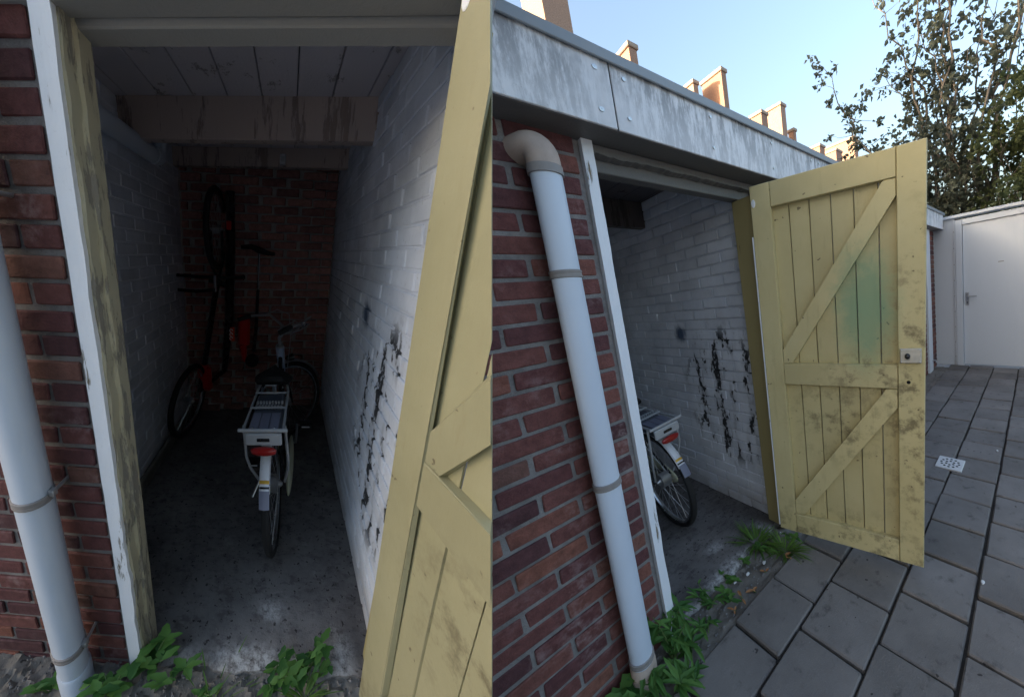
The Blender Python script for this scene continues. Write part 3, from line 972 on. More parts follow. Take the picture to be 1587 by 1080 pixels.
def gravel(plot, x0, x1, y0, y1, z, n, seed):
    rg = random.Random(seed)
    gs = []
    for i in range(n):
        s = rg.choice((0.003, 0.004, 0.005, 0.007))
        c = (rg.uniform(x0, x1), rg.uniform(y0, y1), z + rg.uniform(-0.002, 0.004))
        g = [(c[0] + dx * s * rg.uniform(0.6, 1.3), c[1] + dy * s * rg.uniform(0.6, 1.3), c[2] + dz * s * rg.uniform(0.5, 1)) for dx, dy, dz in ((1, 0, 0), (-1, 0, 0), (0, 1, 0), (0, -1, 0), (0, 0, 1), (0, 0, -1))]
        gs.append((g, [(0, 2, 4), (2, 1, 4), (1, 3, 4), (3, 0, 4), (2, 0, 5), (1, 2, 5), (3, 1, 5), (0, 3, 5)]))
    return gs


o = make(YARD, 'gravel', join(*gravel(YARD, -1.2, 3.6, -0.19, 0.0, -0.014, 1500, 3)), M['mortar', 'yard'], kind='stuff', label='fine grit and crumbs along the soil strip by the sheds', cat='gravel')
o = make(NEAR, 'gravel', join(*gravel(NEAR, -1.3, -0.05, -0.35, 0.02, -0.026, 1100, 4)), M['mortar', 'near'], kind='stuff', label='fine grit and crumbs on the bare ground before the near threshold', cat='gravel')

# drain grate
dg = thing(YARD, 'drain_grate', (1.13, -0.68, 0), 'small square pale metal drain grate with round slots set in the paving', 'drain')
gx, gy, gh = 1.130, -0.682, 0.082
make(YARD, 'plate', cbox(gx - gh, gx + gh, gy - gh, gy + gh, -0.01, 0.0065, 0.003), M['grate'], dg)
for ring, cnt in ((0.026, 6), (0.055, 12)):
    for i in range(cnt):
        a = 2 * math.pi * i / cnt
        c0 = (gx + ring * math.cos(a), gy + ring * math.sin(a))
        make(YARD, 'slot', tube([(c0[0], c0[1], 0.004), (c0[0], c0[1], 0.0071)], 0.0085, 10), M['hole'], dg)
# small stones and litter
for i, (x, y, s) in enumerate(((0.16, -0.98, 0.013), (-0.40, -0.075, 0.012), (-0.47, -0.055, 0.010), (-0.09, -0.05, 0.009), (-0.30, -0.10, 0.012), (1.47, -0.93, 0.012))):
    g = blob((x, y, s * 0.4), (s, s * 0.7, s * 0.6), 8, 5, lambda d: U(0.75, 1.1))
    make(YARD, 'pebble', g, M['grate'], smooth=False, label='pale pebble lying on the grey paving or in its weedy edge', cat='pebble', group='pebbles on the path')


# ------------------------------------------------------------------ weeds
def leaf_mesh(name, L, Wd, fold=0.25, droop=0.25, lobes=0, mat='leaf_weed', n=5):
    V, F, B = [], [], []
    r0 = R()
    for i in range(n + 1):
        t = i / n
        w_ = Wd * math.sin(math.pi * min(1, t * 0.94 + 0.03)) ** 0.8 * (1 - 0.35 * t)
        if lobes: w_ *= 1 + 0.18 * (-1) ** i
        z = -droop * L * t * t
        for s in (-1, 0, 1):
            V.append((t * L, s * w_ * 0.5, z + abs(s) * w_ * fold))
            B.append((r0, t, 0))
    for i in range(n):
        for s in (0, 1): F.append((3 * i + s, 3 * i + s + 1, 3 * i + 4 + s, 3 * i + 3 + s))
    me = to_mesh(WORLD, name, (V, F), (0, 0, 0), True, B)
    me.materials.append(M[mat])
    return me


LV = {'broad': [leaf_mesh('leaf', 1, 0.62, 0.15, U(0.1, 0.4), 1) for _ in range(6)],
      'long': [leaf_mesh('leaf', 1, 0.34, 0.2, U(0.1, 0.45), 1) for _ in range(6)],
      'blade': [leaf_mesh('leaf', 1, 0.07, 0.1, U(0.2, 0.7), 0, 'leaf_grass') for _ in range(6)],
      'dry': [leaf_mesh('leaf', 1, 0.5, 0.3, 0.1, 0, 'leaf_dry') for _ in range(3)]}


def weed(plot, pos, label, kind, n, h, size, spread, group=None, name='weed'):
    root = thing(plot, name, pos, label, 'plant', group)
    base = plot.w(pos)
    upw = (plot.A @ Vector((0, 0, 1))).normalized()
    ex = (plot.A @ Vector((1, 0, 0))).normalized()
    ey = upw.cross(ex).normalized()
    ex = ey.cross(upw)
    ns = max(2, n // 7) if kind != 'blade' else 0
    stems = []
    for s in range(ns):
        a = U(0, 6.28)
        d = (ex * math.cos(a) + ey * math.sin(a))
        tip = d * spread * U(0.2, 1.0) + upw * h * U(0.6, 1.05)
        mid = tip * 0.5 + upw * h * 0.12
        stems.append((Vector((0, 0, 0)), mid, tip))
        V, F = tube([base - upw * 0.02, base + mid, base + tip], [0.0028, 0.0022, 0.0012], 5)
        make(WORLD, 'stem', (V, F), M['stem'], root, org=tuple(base))
    for i in range(n):
        a = U(0, 6.28)
        d = (ex * math.cos(a) + ey * math.sin(a))
        if kind == 'blade':
            o = d * spread * U(0, 0.6)
            up_ = U(0.5, 1.6)
            L_ = size * U(0.6, 1.25)
        else:
            st = random.choice(stems)
            t = U(0.25, 1.0)
            o = st[0] * (1 - t) ** 2 + st[1] * 2 * t * (1 - t) + st[2] * t * t
            up_ = U(-0.15, 0.75)
            L_ = size * U(0.55, 1.15)
        f = (d + upw * up_).normalized()
        side = upw.cross(f).normalized()
        nn = f.cross(side)
        me = random.choice(LV[kind])
        lf = bpy.data.objects.new('leaf', me)
        col.objects.link(lf)
        lf.parent = root
        mt = Matrix((f, side, nn)).transposed().to_4x4()
        lf.matrix_local = Matrix.Translation(o) @ mt @ Matrix.Diagonal((L_, L_, L_, 1))
        ORG[lf.name] = base + o
    return root


weed(NEAR, (-0.795, -0.005, -0.03), 'leafy green weed climbing at the foot of the rotten yellow jamb', 'broad', 34, 0.13, 0.052, 0.075)
weed(NEAR, (-0.90, -0.085, -0.03), 'green weed sprouting between the drainpipe foot and the white trim', 'broad', 30, 0.085, 0.050, 0.085)
weed(NEAR, (-1.12, -0.085, -0.03), 'small weed half hidden behind the clipped drainpipe foot', 'broad', 16, 0.06, 0.045, 0.06)
weed(NEAR, (-0.68, -0.012, -0.03), 'low sprawling weed on bare grit in front of the concrete threshold', 'broad', 18, 0.055, 0.046, 0.075)
weed(NEAR, (-0.60, -0.055, -0.03), 'tiny seedling on bare grit before the threshold', 'broad', 9, 0.035, 0.036, 0.05)
weed(NEAR, (-0.255, 0.010, -0.03), 'bushy green weed on the threshold next to the slanted yellow door', 'broad', 44, 0.105, 0.050, 0.085)
weed(NEAR, (-0.375, -0.010, -0.03), 'flat weed spreading beside the bushy weed on the threshold', 'broad', 16, 0.045, 0.042, 0.065)
weed(NEAR, (-0.17, 0.02, -0.03), 'dark leaved weed squeezed against the slanted yellow door', 'broad', 12, 0.075, 0.036, 0.045)
weed(NEAR, (-0.25, -0.045, -0.03), 'light green grass tuft in front of the threshold', 'blade', 46, 0.1, 0.075, 0.05)
weed(NEAR, (-0.56, -0.075, -0.03), 'thin dry grass on the grit before the doorway', 'blade', 40, 0.1, 0.06, 0.22)
weed(YARD, (-0.955, -0.135, -0.02), 'nettle-like weed in front of the drainpipe elbowed into the wall', 'long', 26, 0.10, 0.075, 0.06)
weed(YARD, (-1.03, -0.06, -0.02), 'broad leaved weed against the bricks behind the long drainpipe', 'broad', 16, 0.10, 0.070, 0.05)
weed(YARD, (-0.845, -0.075, -0.02), 'tall nettle-like weed between the long drainpipe and the thin white trim', 'long', 46, 0.19, 0.075, 0.085)
weed(YARD, (-0.78, -0.02, -0.02), 'dark upright weed at the foot of the thin white trim', 'long', 26, 0.20, 0.070, 0.05)
weed(YARD, (-0.70, -0.115, -0.02), 'star shaped weed rooted in the joint at the paving edge', 'long', 16, 0.06, 0.060, 0.05)
weed(YARD, (-0.62, -0.035, -0.02), 'pale weed with few leaves halfway along the soil strip', 'long', 20, 0.07, 0.052, 0.06)
weed(YARD, (-0.60, 0.03, -0.02), 'dim weed standing on the edge of the concrete floor', 'long', 14, 0.09, 0.045, 0.05)
weed(YARD, (-0.46, -0.02, -0.02), 'low creeping weed along the cracked threshold', 'broad', 22, 0.04, 0.040, 0.07)
weed(YARD, (-0.34, 0.0, -0.02), 'mossy low weed in the crack of the threshold', 'broad', 18, 0.035, 0.032, 0.06)
weed(YARD, (-0.215, 0.03, -0.015), 'dense dark green grassy weed inside the doorway near the hinge post', 'blade', 130, 0.10, 0.095, 0.085)
weed(YARD, (-0.235, -0.005, -0.015), 'leafy weed in front of the grassy clump near the hinge post', 'broad', 26, 0.06, 0.036, 0.07)
weed(YARD, (-0.165, -0.135, -0.015), 'bright green grass tuft under the bottom corner of the whole yellow door', 'blade', 120, 0.08, 0.085, 0.075)
weed(YARD, (-0.10, -0.115, -0.015), 'small leafy weed beside the bright grass tuft under the door', 'broad', 16, 0.05, 0.034, 0.05)
weed(YARD, (-0.90, -0.165, -0.02), 'bright weed with long leaflets spilling from the pipe foot onto the paving', 'long', 34, 0.09, 0.070, 0.075)
weed(YARD, (-0.80, -0.125, -0.02), 'spreading weed with pointed leaves at the paving edge beside the thin trim', 'long', 34, 0.10, 0.066, 0.075)
weed(YARD, (-1.03, -0.145, -0.02), 'weed with wide leaves sprawling on the near side of the long drainpipe', 'broad', 22, 0.07, 0.070, 0.07)
weed(YARD, (-0.54, -0.075, -0.02), 'ragged weed on loose grit halfway along the threshold', 'broad', 22, 0.05, 0.040, 0.06)
for x, y in ((-0.50, -0.13), (-0.33, -0.12), (-0.44, -0.15), (-0.20, -0.16), (-0.56, -0.14)):
    weed(YARD, (x, y, -0.012), 'orange brown fallen leaves on the soil beside the paving edge', 'dry', 3, 0.01, 0.032, 0.02, 'fallen leaves', 'fallen_leaf')


# ------------------------------------------------------------------ bicycles
def ring_tyre(c, u, v, ax, Rr, r, n=44, m=10):
    return tube([Vector(c) + (Vector(u) * math.cos(2 * math.pi * i / n) + Vector(v) * math.sin(2 * math.pi * i / n)) * Rr for i in range(n)], r, m, closed=True)


def wheel(plot, parent, T, c, Rw, turn=0.0, hubr=0.03, nsp=28, name='wheel', tyre=0.019):
    """c in bike coordinates (forward, left, up); turn: steering angle"""
    f = Vector((math.cos(turn), math.sin(turn), 0))
    ax = Vector((-math.sin(turn), math.cos(turn), 0))
    up = Vector((0, 0, 1))
    c = Vector(c)
    ty = make(plot, name, mapg(ring_tyre(c, f, up, ax, Rw - tyre, tyre), T), M['rubber'], parent, smooth=True)
    prof = [(-0.012, 0.004), (-0.012, -0.008), (-0.005, -0.014), (0.005, -0.014), (0.012, -0.008), (0.012, 0.004)]
    Rr = Rw - 2 * tyre + 0.002
    path = [(c + (f * math.cos(a) + up * math.sin(a)) * Rr, ax, f * math.cos(a) + up * math.sin(a)) for a in [2 * math.pi * i / 44 for i in range(44)]]
    make(plot, 'rim', mapg(band(path, prof, True), T), M['chrome'], ty, smooth=True)
    sp = []
    for i in range(nsp):
        a = 2 * math.pi * i / nsp
        d = f * math.cos(a) + up * math.sin(a)
        a2 = a + (0.5 if i % 4 < 2 else -0.5)
        d2 = f * math.cos(a2) + up * math.sin(a2)
        s = 1 if i % 2 else -1
        sp.append(tube([c + d2 * hubr * 0.9 + ax * 0.026 * s, c + d * (Rr - 0.012)], 0.0011, 4, cap=False))
    make(plot, 'spoking', mapg(join(*sp), T), M['alloy'], ty, kind='stuff')
    make(plot, 'hub', mapg(tube([c - ax * 0.048, c - ax * 0.046, c - ax * 0.030, c - ax * 0.028, c + ax * 0.028, c + ax * 0.03, c + ax * 0.046, c + ax * 0.048], [0.008, 0.010, hubr * 0.5, hubr, hubr, hubr * 0.5, 0.010, 0.008], 16), T), M['alloy'], ty, smooth=True)
    return ty


def city_bike(plot, label):
    """electric city bicycle; bike coordinates: forward, left, up"""
    h = math.radians(2.5)                    # heading, turned slightly to the right
    ln = math.radians(5.0)                   # leans to the left
    ox, oy = -0.372, 0.575

    def T(p):
        x, y, z = p
        y2 = y * math.cos(ln) + z * math.sin(ln)
        z2 = z * math.cos(ln) - y * math.sin(ln)
        # forward = +Y of the shed, left = -X
        return (ox - y2 * math.cos(h) + x * math.sin(h), oy + x * math.cos(h) + y2 * math.sin(h), z2)
    root = thing(plot, 'bicycle', (ox, oy, 0), label, 'bicycle')
    mk = lambda n, g, m, par=None, sm=True: make(plot, n, mapg(g, T), m, par or root, smooth=sm)
    Rw = 0.312
    wheel(plot, root, T, (0, 0, Rw), Rw, 0, 0.045)
    turn = math.radians(-52)
    hd_t, hd_b = Vector((0.79, 0, 0.79)), Vector((0.85, 0, 0.59))
    ft = Vector((0.965, 0.0, Rw))
    # front wheel steered about the head axis (approximated by its foot)
    fc = Vector((0.93, -0.035, Rw))
    wheel(plot, root, T, fc, Rw, turn, 0.02)
    fdir = Vector((math.cos(turn), math.sin(turn), 0))
    fax = Vector((-math.sin(turn), math.cos(turn), 0))
    # frame
    bb = Vector((0.44, 0, 0.255))
    st = Vector((0.315, 0, 0.60))
    ra = Vector((0, 0, Rw))
    fr = [tube([hd_b + Vector((-0.01, 0, 0.03)), Vector((0.70, 0, 0.42)), Vector((0.56, 0, 0.29)), bb], [0.021, 0.022, 0.022, 0.022], 12),
          tube([hd_t + Vector((0.01, 0, -0.07)), Vector((0.68, 0, 0.52)), Vector((0.52, 0, 0.38)), Vector((0.40, 0, 0.36))], 0.014, 12),
          tube([bb, st], 0.017, 12)]
    for s in (-1, 1):
        fr.append(tube([bb + Vector((-0.03, 0.03 * s, 0)), ra + Vector((0.02, 0.055 * s, 0))], 0.009, 8))
        fr.append(tube([st + Vector((0, 0.015 * s, -0.03)), ra + Vector((0.01, 0.055 * s, 0))], 0.007, 8))
    mk('frame', join(*fr), M['black'])
    hd = mk('head_tube', tube([hd_b, hd_t], [0.026, 0.031], 14), M['paleblue'])
    mk('head_ring', join(tube([hd_t, hd_t + (hd_t - hd_b).normalized() * 0.012], 0.027, 14), tube([hd_b, hd_b - (hd_t - hd_b).normalized() * 0.012], 0.026, 14)), M['silver'], hd)
    # fork
    crown = hd_b + Vector((0.012, 0, -0.02))
    fk = [tube([crown - fax * 0.045, crown + fax * 0.045], 0.014, 10)]
    for s in (-1, 1): fk.append(tube([crown + fax * 0.045 * s, (crown + fc) / 2 + fax * 0.052 * s, fc + fax * 0.052 * s], [0.012, 0.011, 0.008], 10))
    mk('fork', join(*fk), M['black'])
    # mudguards

    def guard(c, f, ax, a0, a1, Rg, wd, mat, nm, n=22):
        prof = [(-wd, -0.010), (-wd * 0.8, -0.002), (-wd * 0.3, 0.004), (wd * 0.3, 0.004), (wd * 0.8, -0.002), (wd, -0.010), (wd * 0.75, -0.005), (0, 0.001), (-wd * 0.75, -0.005)]
        path = []
        for i in range(n + 1):
            a = a0 + (a1 - a0) * i / n
            d = f * math.cos(a) + Vector((0, 0, 1)) * math.sin(a)
            path.append((c + d * Rg, ax, d))
        return mk(nm, band(path, prof), mat)
    FX, AX = Vector((1, 0, 0)), Vector((0, 1, 0))
    rg = guard(ra, FX, AX, math.radians(60), math.radians(147), Rw + 0.014, 0.023, M['white'], 'rear_mudguard')
    gb = [(ra + Vector((math.cos(a), 0, math.sin(a))) * (Rw + 0.0195), AX, Vector((math.cos(a), 0, math.sin(a)))) for a in [math.radians(138 + 1.2 * i) for i in range(3)]]
    mk('gold_band', band(gb, [(-0.0205, -0.006), (0, 0.001), (0.0205, -0.006)]), M['gold'], rg)
    gb = [(ra + Vector((math.cos(a), 0, math.sin(a))) * (Rw + 0.0197), AX, Vector((math.cos(a), 0, math.sin(a)))) for a in [math.radians(142.2 + 0.7 * i) for i in range(3)]]
    mk('black_band', band(gb, [(-0.0205, -0.006), (0, 0.001), (0.0205, -0.006)]), M['black'], rg)
    fl = [(ra + Vector((math.cos(a), 0, math.sin(a))) * (Rw + 0.020), AX, Vector((math.cos(a), 0, math.sin(a)))) for a in [math.radians(145 + 3.0 * i) for i in range(5)]]
    mk('mud_flap', band(fl, [(-0.021, -0.004), (0, 0.003), (0.021, -0.004), (0.016, -0.008), (-0.016, -0.008)]), M['flap'], rg)
    guard(fc, fdir, fax, math.radians(20), math.radians(150), Rw + 0.016, 0.028, M['alloy'], 'front_mudguard')
    # rack with battery
    rz = 0.730
    xr0, xr1, hw = -0.20, 0.27, 0.082
    rk = []
    for s in (-1, 1):
        rk.append(tube([(xr0, hw * s, rz), (xr1 - 0.05, hw * s, rz - 0.02), (xr1 + 0.0, hw * s * 0.9, rz - 0.005)], 0.0062, 8))
        rk.append(tube([(xr0 + 0.05, (hw + 0.004) * s, rz - 0.004), (-0.13, (hw + 0.010) * s, 0.56), (-0.09, (hw + 0.004) * s, 0.47), (-0.02, 0.062 * s, Rw + 0.03)], 0.0068, 8))
    rk.append(tube([(xr1, -hw * 0.9, rz - 0.005), (xr1 + 0.012, -hw * 0.7, rz + 0.012), (xr1 + 0.012, hw * 0.7, rz + 0.012), (xr1, hw * 0.9, rz - 0.005)], 0.0062, 8))
    rk.append(tube([(xr0, -hw - 0.018, rz + 0.004), (xr0, hw + 0.018, rz + 0.004)], 0.0075, 8))
    for x in (0.0, 0.16): rk.append(tube([(x, -hw, rz), (x, hw, rz)], 0.005, 8))
    ck = mk('rack', join(*rk), M['silver'])
    bt = mk('battery', cbox(xr0 + 0.008, xr1 - 0.10, -0.068, 0.068, rz - 0.062, rz - 0.008, 0.010), M['battery'], ck, False)
    mk('battery_end', cbox(xr0 - 0.004, xr0 + 0.020, -0.075, 0.075, rz - 0.066, rz - 0.010, 0.006), M['silver'], bt, False)
    mk('socket', cbox(xr0 - 0.007, xr0 - 0.002, -0.026, 0.026, rz - 0.046, rz - 0.030, 0.002), M['black'], bt, False)
    for i in range(3): mk('top_panel', cbox(-0.175, -0.04, -0.062 + i * 0.042, -0.022 + i * 0.042, rz - 0.009, rz - 0.003, 0.003), M['flap'], bt, False)
    for j in range(2):
        for i in range(9): mk('lug', cbox(0.0 + j * 0.045, 0.022 + j * 0.045, -0.066 + i * 0.0145, -0.056 + i * 0.0145, rz - 0.008, rz + 0.004, 0.002), M['silver'], bt, False)
    for y in (-0.045, 0.045): mk('bolt', blob((xr0 + 0.03, y, rz - 0.004), (0.006, 0.006, 0.004), 8, 4), M['chrome'], bt)
    # tail light: flat red lens
    mk('tail_light', mapg(blob((0, 0, 0), (0.016, 0.054, 0.015), 18, 8), lambda v: (v[0] + xr0 - 0.012, v[1], v[2] + rz - 0.088 + (0.008 if v[2] > 0 else 0))), M['red'])
    # hub motor and chaincase
    mk('chaincase', mapg(blob((0, 0, 0), (0.255, 0.020, 0.066), 24, 10), lambda v: (v[0] + 0.225, v[1] - 0.075, v[2] + 0.272)), M['cream'])
    cr = mk('crank', join(tube([bb + Vector((0, -0.06, 0)), bb + Vector((0, -0.10, 0)), bb + Vector((0.12, -0.11, 0.06))], 0.009, 8), tube([bb + Vector((0, 0.06, 0)), bb + Vector((0, 0.09, 0)), bb + Vector((-0.12, 0.10, -0.06))], 0.009, 8)), M['alloy'])
    for px, py, pz in ((0.12, -0.165, 0.06), (-0.12, 0.155, -0.06)):
        c = bb + Vector((px, py, pz))
        pd = mk('pedal', cbox(c.x - 0.036, c.x + 0.036, c.y - 0.040, c.y + 0.040, c.z - 0.010, c.z + 0.010, 0.004), M['rubber'], None, False)
        for sx in (-1, 1): mk('reflector', cbox(c.x + sx * 0.0365 - 0.002, c.x + sx * 0.0365 + 0.002, c.y - 0.026, c.y + 0.026, c.z - 0.004, c.z + 0.004, 0.001), M['ink'], pd, False)
    mk('kickstand', tube([bb + Vector((-0.10, 0.05, -0.02)), Vector((0.24, 0.16, 0.02)), Vector((0.22, 0.165, 0.0))], 0.008, 8), M['alloy'])
    # saddle

    def sad(v):
        x, y, z = v
        wdt = 0.105 if x < 0 else 0.105 - 0.075 * min(1, x / 0.09)
        return (x + 0.30, y * wdt, z * 0.034 + 0.775 + (0.018 if x < -0.08 else 0) - 0.02 * abs(y))
    sa = mk('saddle', mapg(blob((0, 0, 0), (0.135, 1.0, 1.0), 20, 10), sad), M['rubber'])
    mk('badge', cbox(0.163, 0.167, -0.030, 0.030, 0.766, 0.772, 0.001), M['silver'], sa, False)
    for s in (-1, 1): mk('spring', tube([(0.22, 0.055 * s, 0.66 + 0.008 * i) if i % 2 else (0.235, 0.06 * s, 0.66 + 0.008 * i) for i in range(10)], 0.004, 6), M['chrome'], sa)
    mk('seat_post', tube([st, Vector((0.29, 0, 0.76))], 0.013, 10), M['chrome'])
    # stem, handlebar, grips, levers, cables
    ax_h = (hd_t - hd_b).normalized()
    s0 = hd_t + ax_h * 0.10
    stm = mk('stem', tube([hd_t, hd_t + ax_h * 0.07, s0 + fdir * 0.03, s0 + fdir * 0.055], [0.012, 0.012, 0.014, 0.015], 10), M['alloy'])
    bc = s0 + fdir * 0.055
    hb = mk('handlebar', tube([bc + fax * y + fdir * a + Vector((0, 0, z)) for y, a, z in ((-0.27, -0.20, 0.09), (-0.25, -0.12, 0.105), (-0.19, 0.0, 0.10), (-0.08, 0.035, 0.03), (0, 0, 0), (0.08, 0.035, 0.03), (0.19, 0.0, 0.10), (0.25, -0.12, 0.105), (0.27, -0.20, 0.09))], 0.0105, 10), M['alloy'])
    for s in (-1, 1):
        a, b = bc + fax * 0.252 * s + fdir * -0.13 + Vector((0, 0, 0.104)), bc + fax * 0.272 * s + fdir * -0.225 + Vector((0, 0, 0.088))
        mk('grip', tube([a, (a + b) / 2, b], [0.0155, 0.0165, 0.0155], 12), M['rubber'], hb)
        lv = bc + fax * 0.225 * s + fdir * -0.02 + Vector((0, 0, 0.10))
        mk('brake_lever', tube([lv, lv + fdir * 0.02 + fax * 0.03 * s, lv + fdir * -0.07 + fax * 0.06 * s + Vector((0, 0, -0.015)), lv + fdir * -0.13 + fax * 0.065 * s + Vector((0, 0, -0.02))], 0.0055, 8), M['chrome'], hb)
        mk('clamp', blob(lv, (0.016, 0.016, 0.016), 10, 6), M['chrome'], hb)
        mk('cable', tube([lv, lv + fdir * 0.09 - fax * 0.03 * s + Vector((0, 0, 0.03)), lv + fdir * 0.13 - fax * 0.12 * s, s0 + fdir * 0.10 + Vector((0, 0, -0.02)), hd_b + fdir * 0.05, hd_b + Vector((-0.02, 0, 0.03))], 0.0028, 6), M['silver'], hb)
    mk('cable', tube([bc + fax * 0.1, bc + fdir * 0.08 + Vector((0, 0, 0.07)), bc - fax * 0.10 + fdir * 0.09 + Vector((0, 0, 0.05)), bc - fax * 0.18 + Vector((0, 0, 0.085))], 0.003, 6), M['silver'], hb)
    mk('display', cbox(bc.x - 0.02, bc.x + 0.02, bc.y - 0.025, bc.y + 0.025, bc.z + 0.012, bc.z + 0.034, 0.005), M['battery'], hb, False)
    mk('head_light', tube([crown + fdir * 0.05 + Vector((0, 0, 0.10)), crown + fdir * 0.10 + Vector((0, 0, 0.10))], [0.018, 0.026], 12), M['black'])
    return root


city_bike(NEAR, 'black electric bicycle with a silver rack and white rear mudguard facing the back wall')
city_bike(YARD, 'electric bicycle half hidden behind the thin white trim, its rack and rear wheel showing')

# bicycle stored upright: one wheel edge-on high up, the other at the foot of the side wall
up = thing(NEAR, 'upright_bicycle', (-1.0, 1.5, 0), 'black bicycle stood on end in the rear corner, red mudguard, wheel by the washed wall', 'bicycle')


def axes_T(o, f, l, u):
    o, f, l, u = Vector(o), Vector(f).normalized(), Vector(l).normalized(), Vector(u).normalized()
    return lambda p: tuple(o + f * p[0] + l * p[1] + u * p[2])


a = math.radians(10)
wheel(NEAR, up, axes_T((-1.085, 1.40, 0.315), (math.sin(a), math.cos(a), -0.05), (-math.cos(a), math.sin(a), 0.12), (0.12, 0.05, 1)), (0, 0, 0), 0.285, 0, 0.03, name='wheel', tyre=0.020)
wheel(NEAR, up, axes_T((-0.905, 1.66, 1.56), (0.03, 1, 0.02), (-1, 0.03, 0), (0, 0, 1)), (0, 0, 0), 0.285, 0, 0.03, name='wheel', tyre=0.022)
mkn = lambda n, g, m, par=None, sm=True: make(NEAR, n, g, m, par or up, smooth=sm)
mkn('frame', join(tube([(-0.90, 1.66, 1.22), (-0.955, 1.68, 0.95), (-1.02, 1.66, 0.55), (-1.06, 1.60, 0.30)], 0.024, 12), tube([(-0.815, 1.72, 1.82), (-0.815, 1.72, 1.4), (-0.83, 1.72, 0.9), (-0.87, 1.70, 0.45)], [0.034, 0.038, 0.036, 0.026], 12),
                  tube([(-0.85, 1.70, 1.16), (-0.97, 1.66, 1.20)], 0.02, 10), tube([(-1.06, 1.60, 0.30), (-0.87, 1.70, 0.45)], 0.016, 10)), M['black'])
mkn('fork', join(tube([(-0.865, 1.66, 1.56), (-0.865, 1.66, 1.30), (-0.90, 1.66, 1.20)], 0.010, 10), tube([(-0.945, 1.66, 1.56), (-0.945, 1.66, 1.30), (-0.90, 1.66, 1.20)], 0.010, 10)), M['black'])
hb = mkn('handlebar', join(tube([(-1.19, 1.58, 1.235), (-1.05, 1.60, 1.225), (-0.90, 1.64, 1.22), (-0.70, 1.70, 1.225)], 0.013, 10), tube([(-1.18, 1.56, 1.13), (-1.05, 1.58, 1.12), (-0.93, 1.62, 1.13)], 0.012, 10)), M['rubber'])
mkn('brake_caliper', join(tube([(-0.905, 1.60, 1.37), (-0.905, 1.60, 1.29)], 0.012, 10), tube([(-0.91, 1.60, 1.24), (-0.905, 1.60, 1.12)], [0.016, 0.010], 10)), M['chrome'], hb)
mkn('reflector', cbox(-0.835, -0.800, 1.672, 1.682, 1.56, 1.62, 0.003), M['redpaint'], None, False)
g = cbox(-1.09, -0.97, 1.60, 1.68, 0.29, 0.52, 0.03)
g = mapg(g, lambda v: (v[0] + 0.25 * (0.52 - v[2]) * (0.5 if v[0] > -1.03 else 0.9) * 0.5, v[1], v[2]))
mkn('red_mudguard', g, M['redpaint'])

# kick scooter hung on the back wall
ks = thing(NEAR, 'kick_scooter', (-0.62, 1.80, 0.5), 'kick scooter with black T handle, chrome stem and red deck against the back wall', 'scooter')
mk2 = lambda n, g, m, par=None, sm=True: make(NEAR, n, g, m, par or ks, smooth=sm)
mk2('stem', tube([(-0.600, 1.76, 1.405), (-0.605, 1.76, 1.12)], 0.0085, 10), M['chrome'])
mk2('lower_stem', tube([(-0.605, 1.76, 1.125), (-0.615, 1.755, 0.80), (-0.63, 1.74, 0.62)], [0.013, 0.015, 0.016], 10), M['black'])
sd_ = mk2('handle', join(tube([(-0.74, 1.75, 1.445), (-0.66, 1.76, 1.45), (-0.60, 1.76, 1.425), (-0.53, 1.75, 1.405), (-0.48, 1.74, 1.40)], [0.014, 0.020, 0.024, 0.016, 0.012], 12)), M['rubber'])
mk2('deck', cbox(-0.765, -0.665, 1.735, 1.775, 0.66, 0.92, 0.02), M['redpaint'], None, False)
mk2('deck_tip', mapg(cbox(-0.755, -0.690, 1.735, 1.77, 0.52, 0.665, 0.014), lambda v: (v[0] + (0.665 - v[2]) * 0.22 * (1 if v[0] < -0.72 else 0.1), v[1], v[2])), M['redpaint'], None, False)
mk2('wheel', tube([(-0.640, 1.70, 0.55), (-0.640, 1.725, 0.55)], 0.055, 22), M['rubber'])
tg = mk2('tag', cbox(-0.845, -0.780, 1.690, 1.698, 0.72, 0.83, 0.003), M['orange'], None, False)
for i in range(3): mk2('print', tube([(-0.808 + 0.012 * math.cos(q * 0.6), 1.688, 0.740 + 0.032 * i + 0.012 * math.sin(q * 0.6)) for q in range(9)], 0.004, 6), M['ink'], tg)

# ------------------------------------------------------------------ terrace houses with chimneys behind the sheds
def terrace(x0, x1, chims, label):
    h = thing(YARD, 'terrace_house', ((x0 + x1) / 2, 9.5, 0), label, 'house')
    make(YARD, 'wall', box(x0, x1, 8.0, 15.0, -0.1, 6.2), M['chimney'], h)
    V = [(x, y, z) for x in (x0, x1) for y, z in ((7.6, 6.0), (10.2, 8.9), (15.4, 6.0))]
    rf = make(YARD, 'roof', (V, [(0, 1, 4, 3), (1, 2, 5, 4), (0, 2, 1), (3, 4, 5), (0, 3, 5, 2)]), M['rooftile'], h)
    for cx, cw, y0, dp, zt, pots in chims:
        c = make(YARD, 'chimney', cbox(cx, cx + cw, y0, y0 + dp, 7.6, zt - 0.16, 0.02), M['chimney'], rf)
        make(YARD, 'chimney_cap', cbox(cx - 0.05, cx + cw + 0.05, y0 - 0.06, y0 + dp + 0.06, zt - 0.158, zt, 0.02), M['chimcap'], c)
    return h


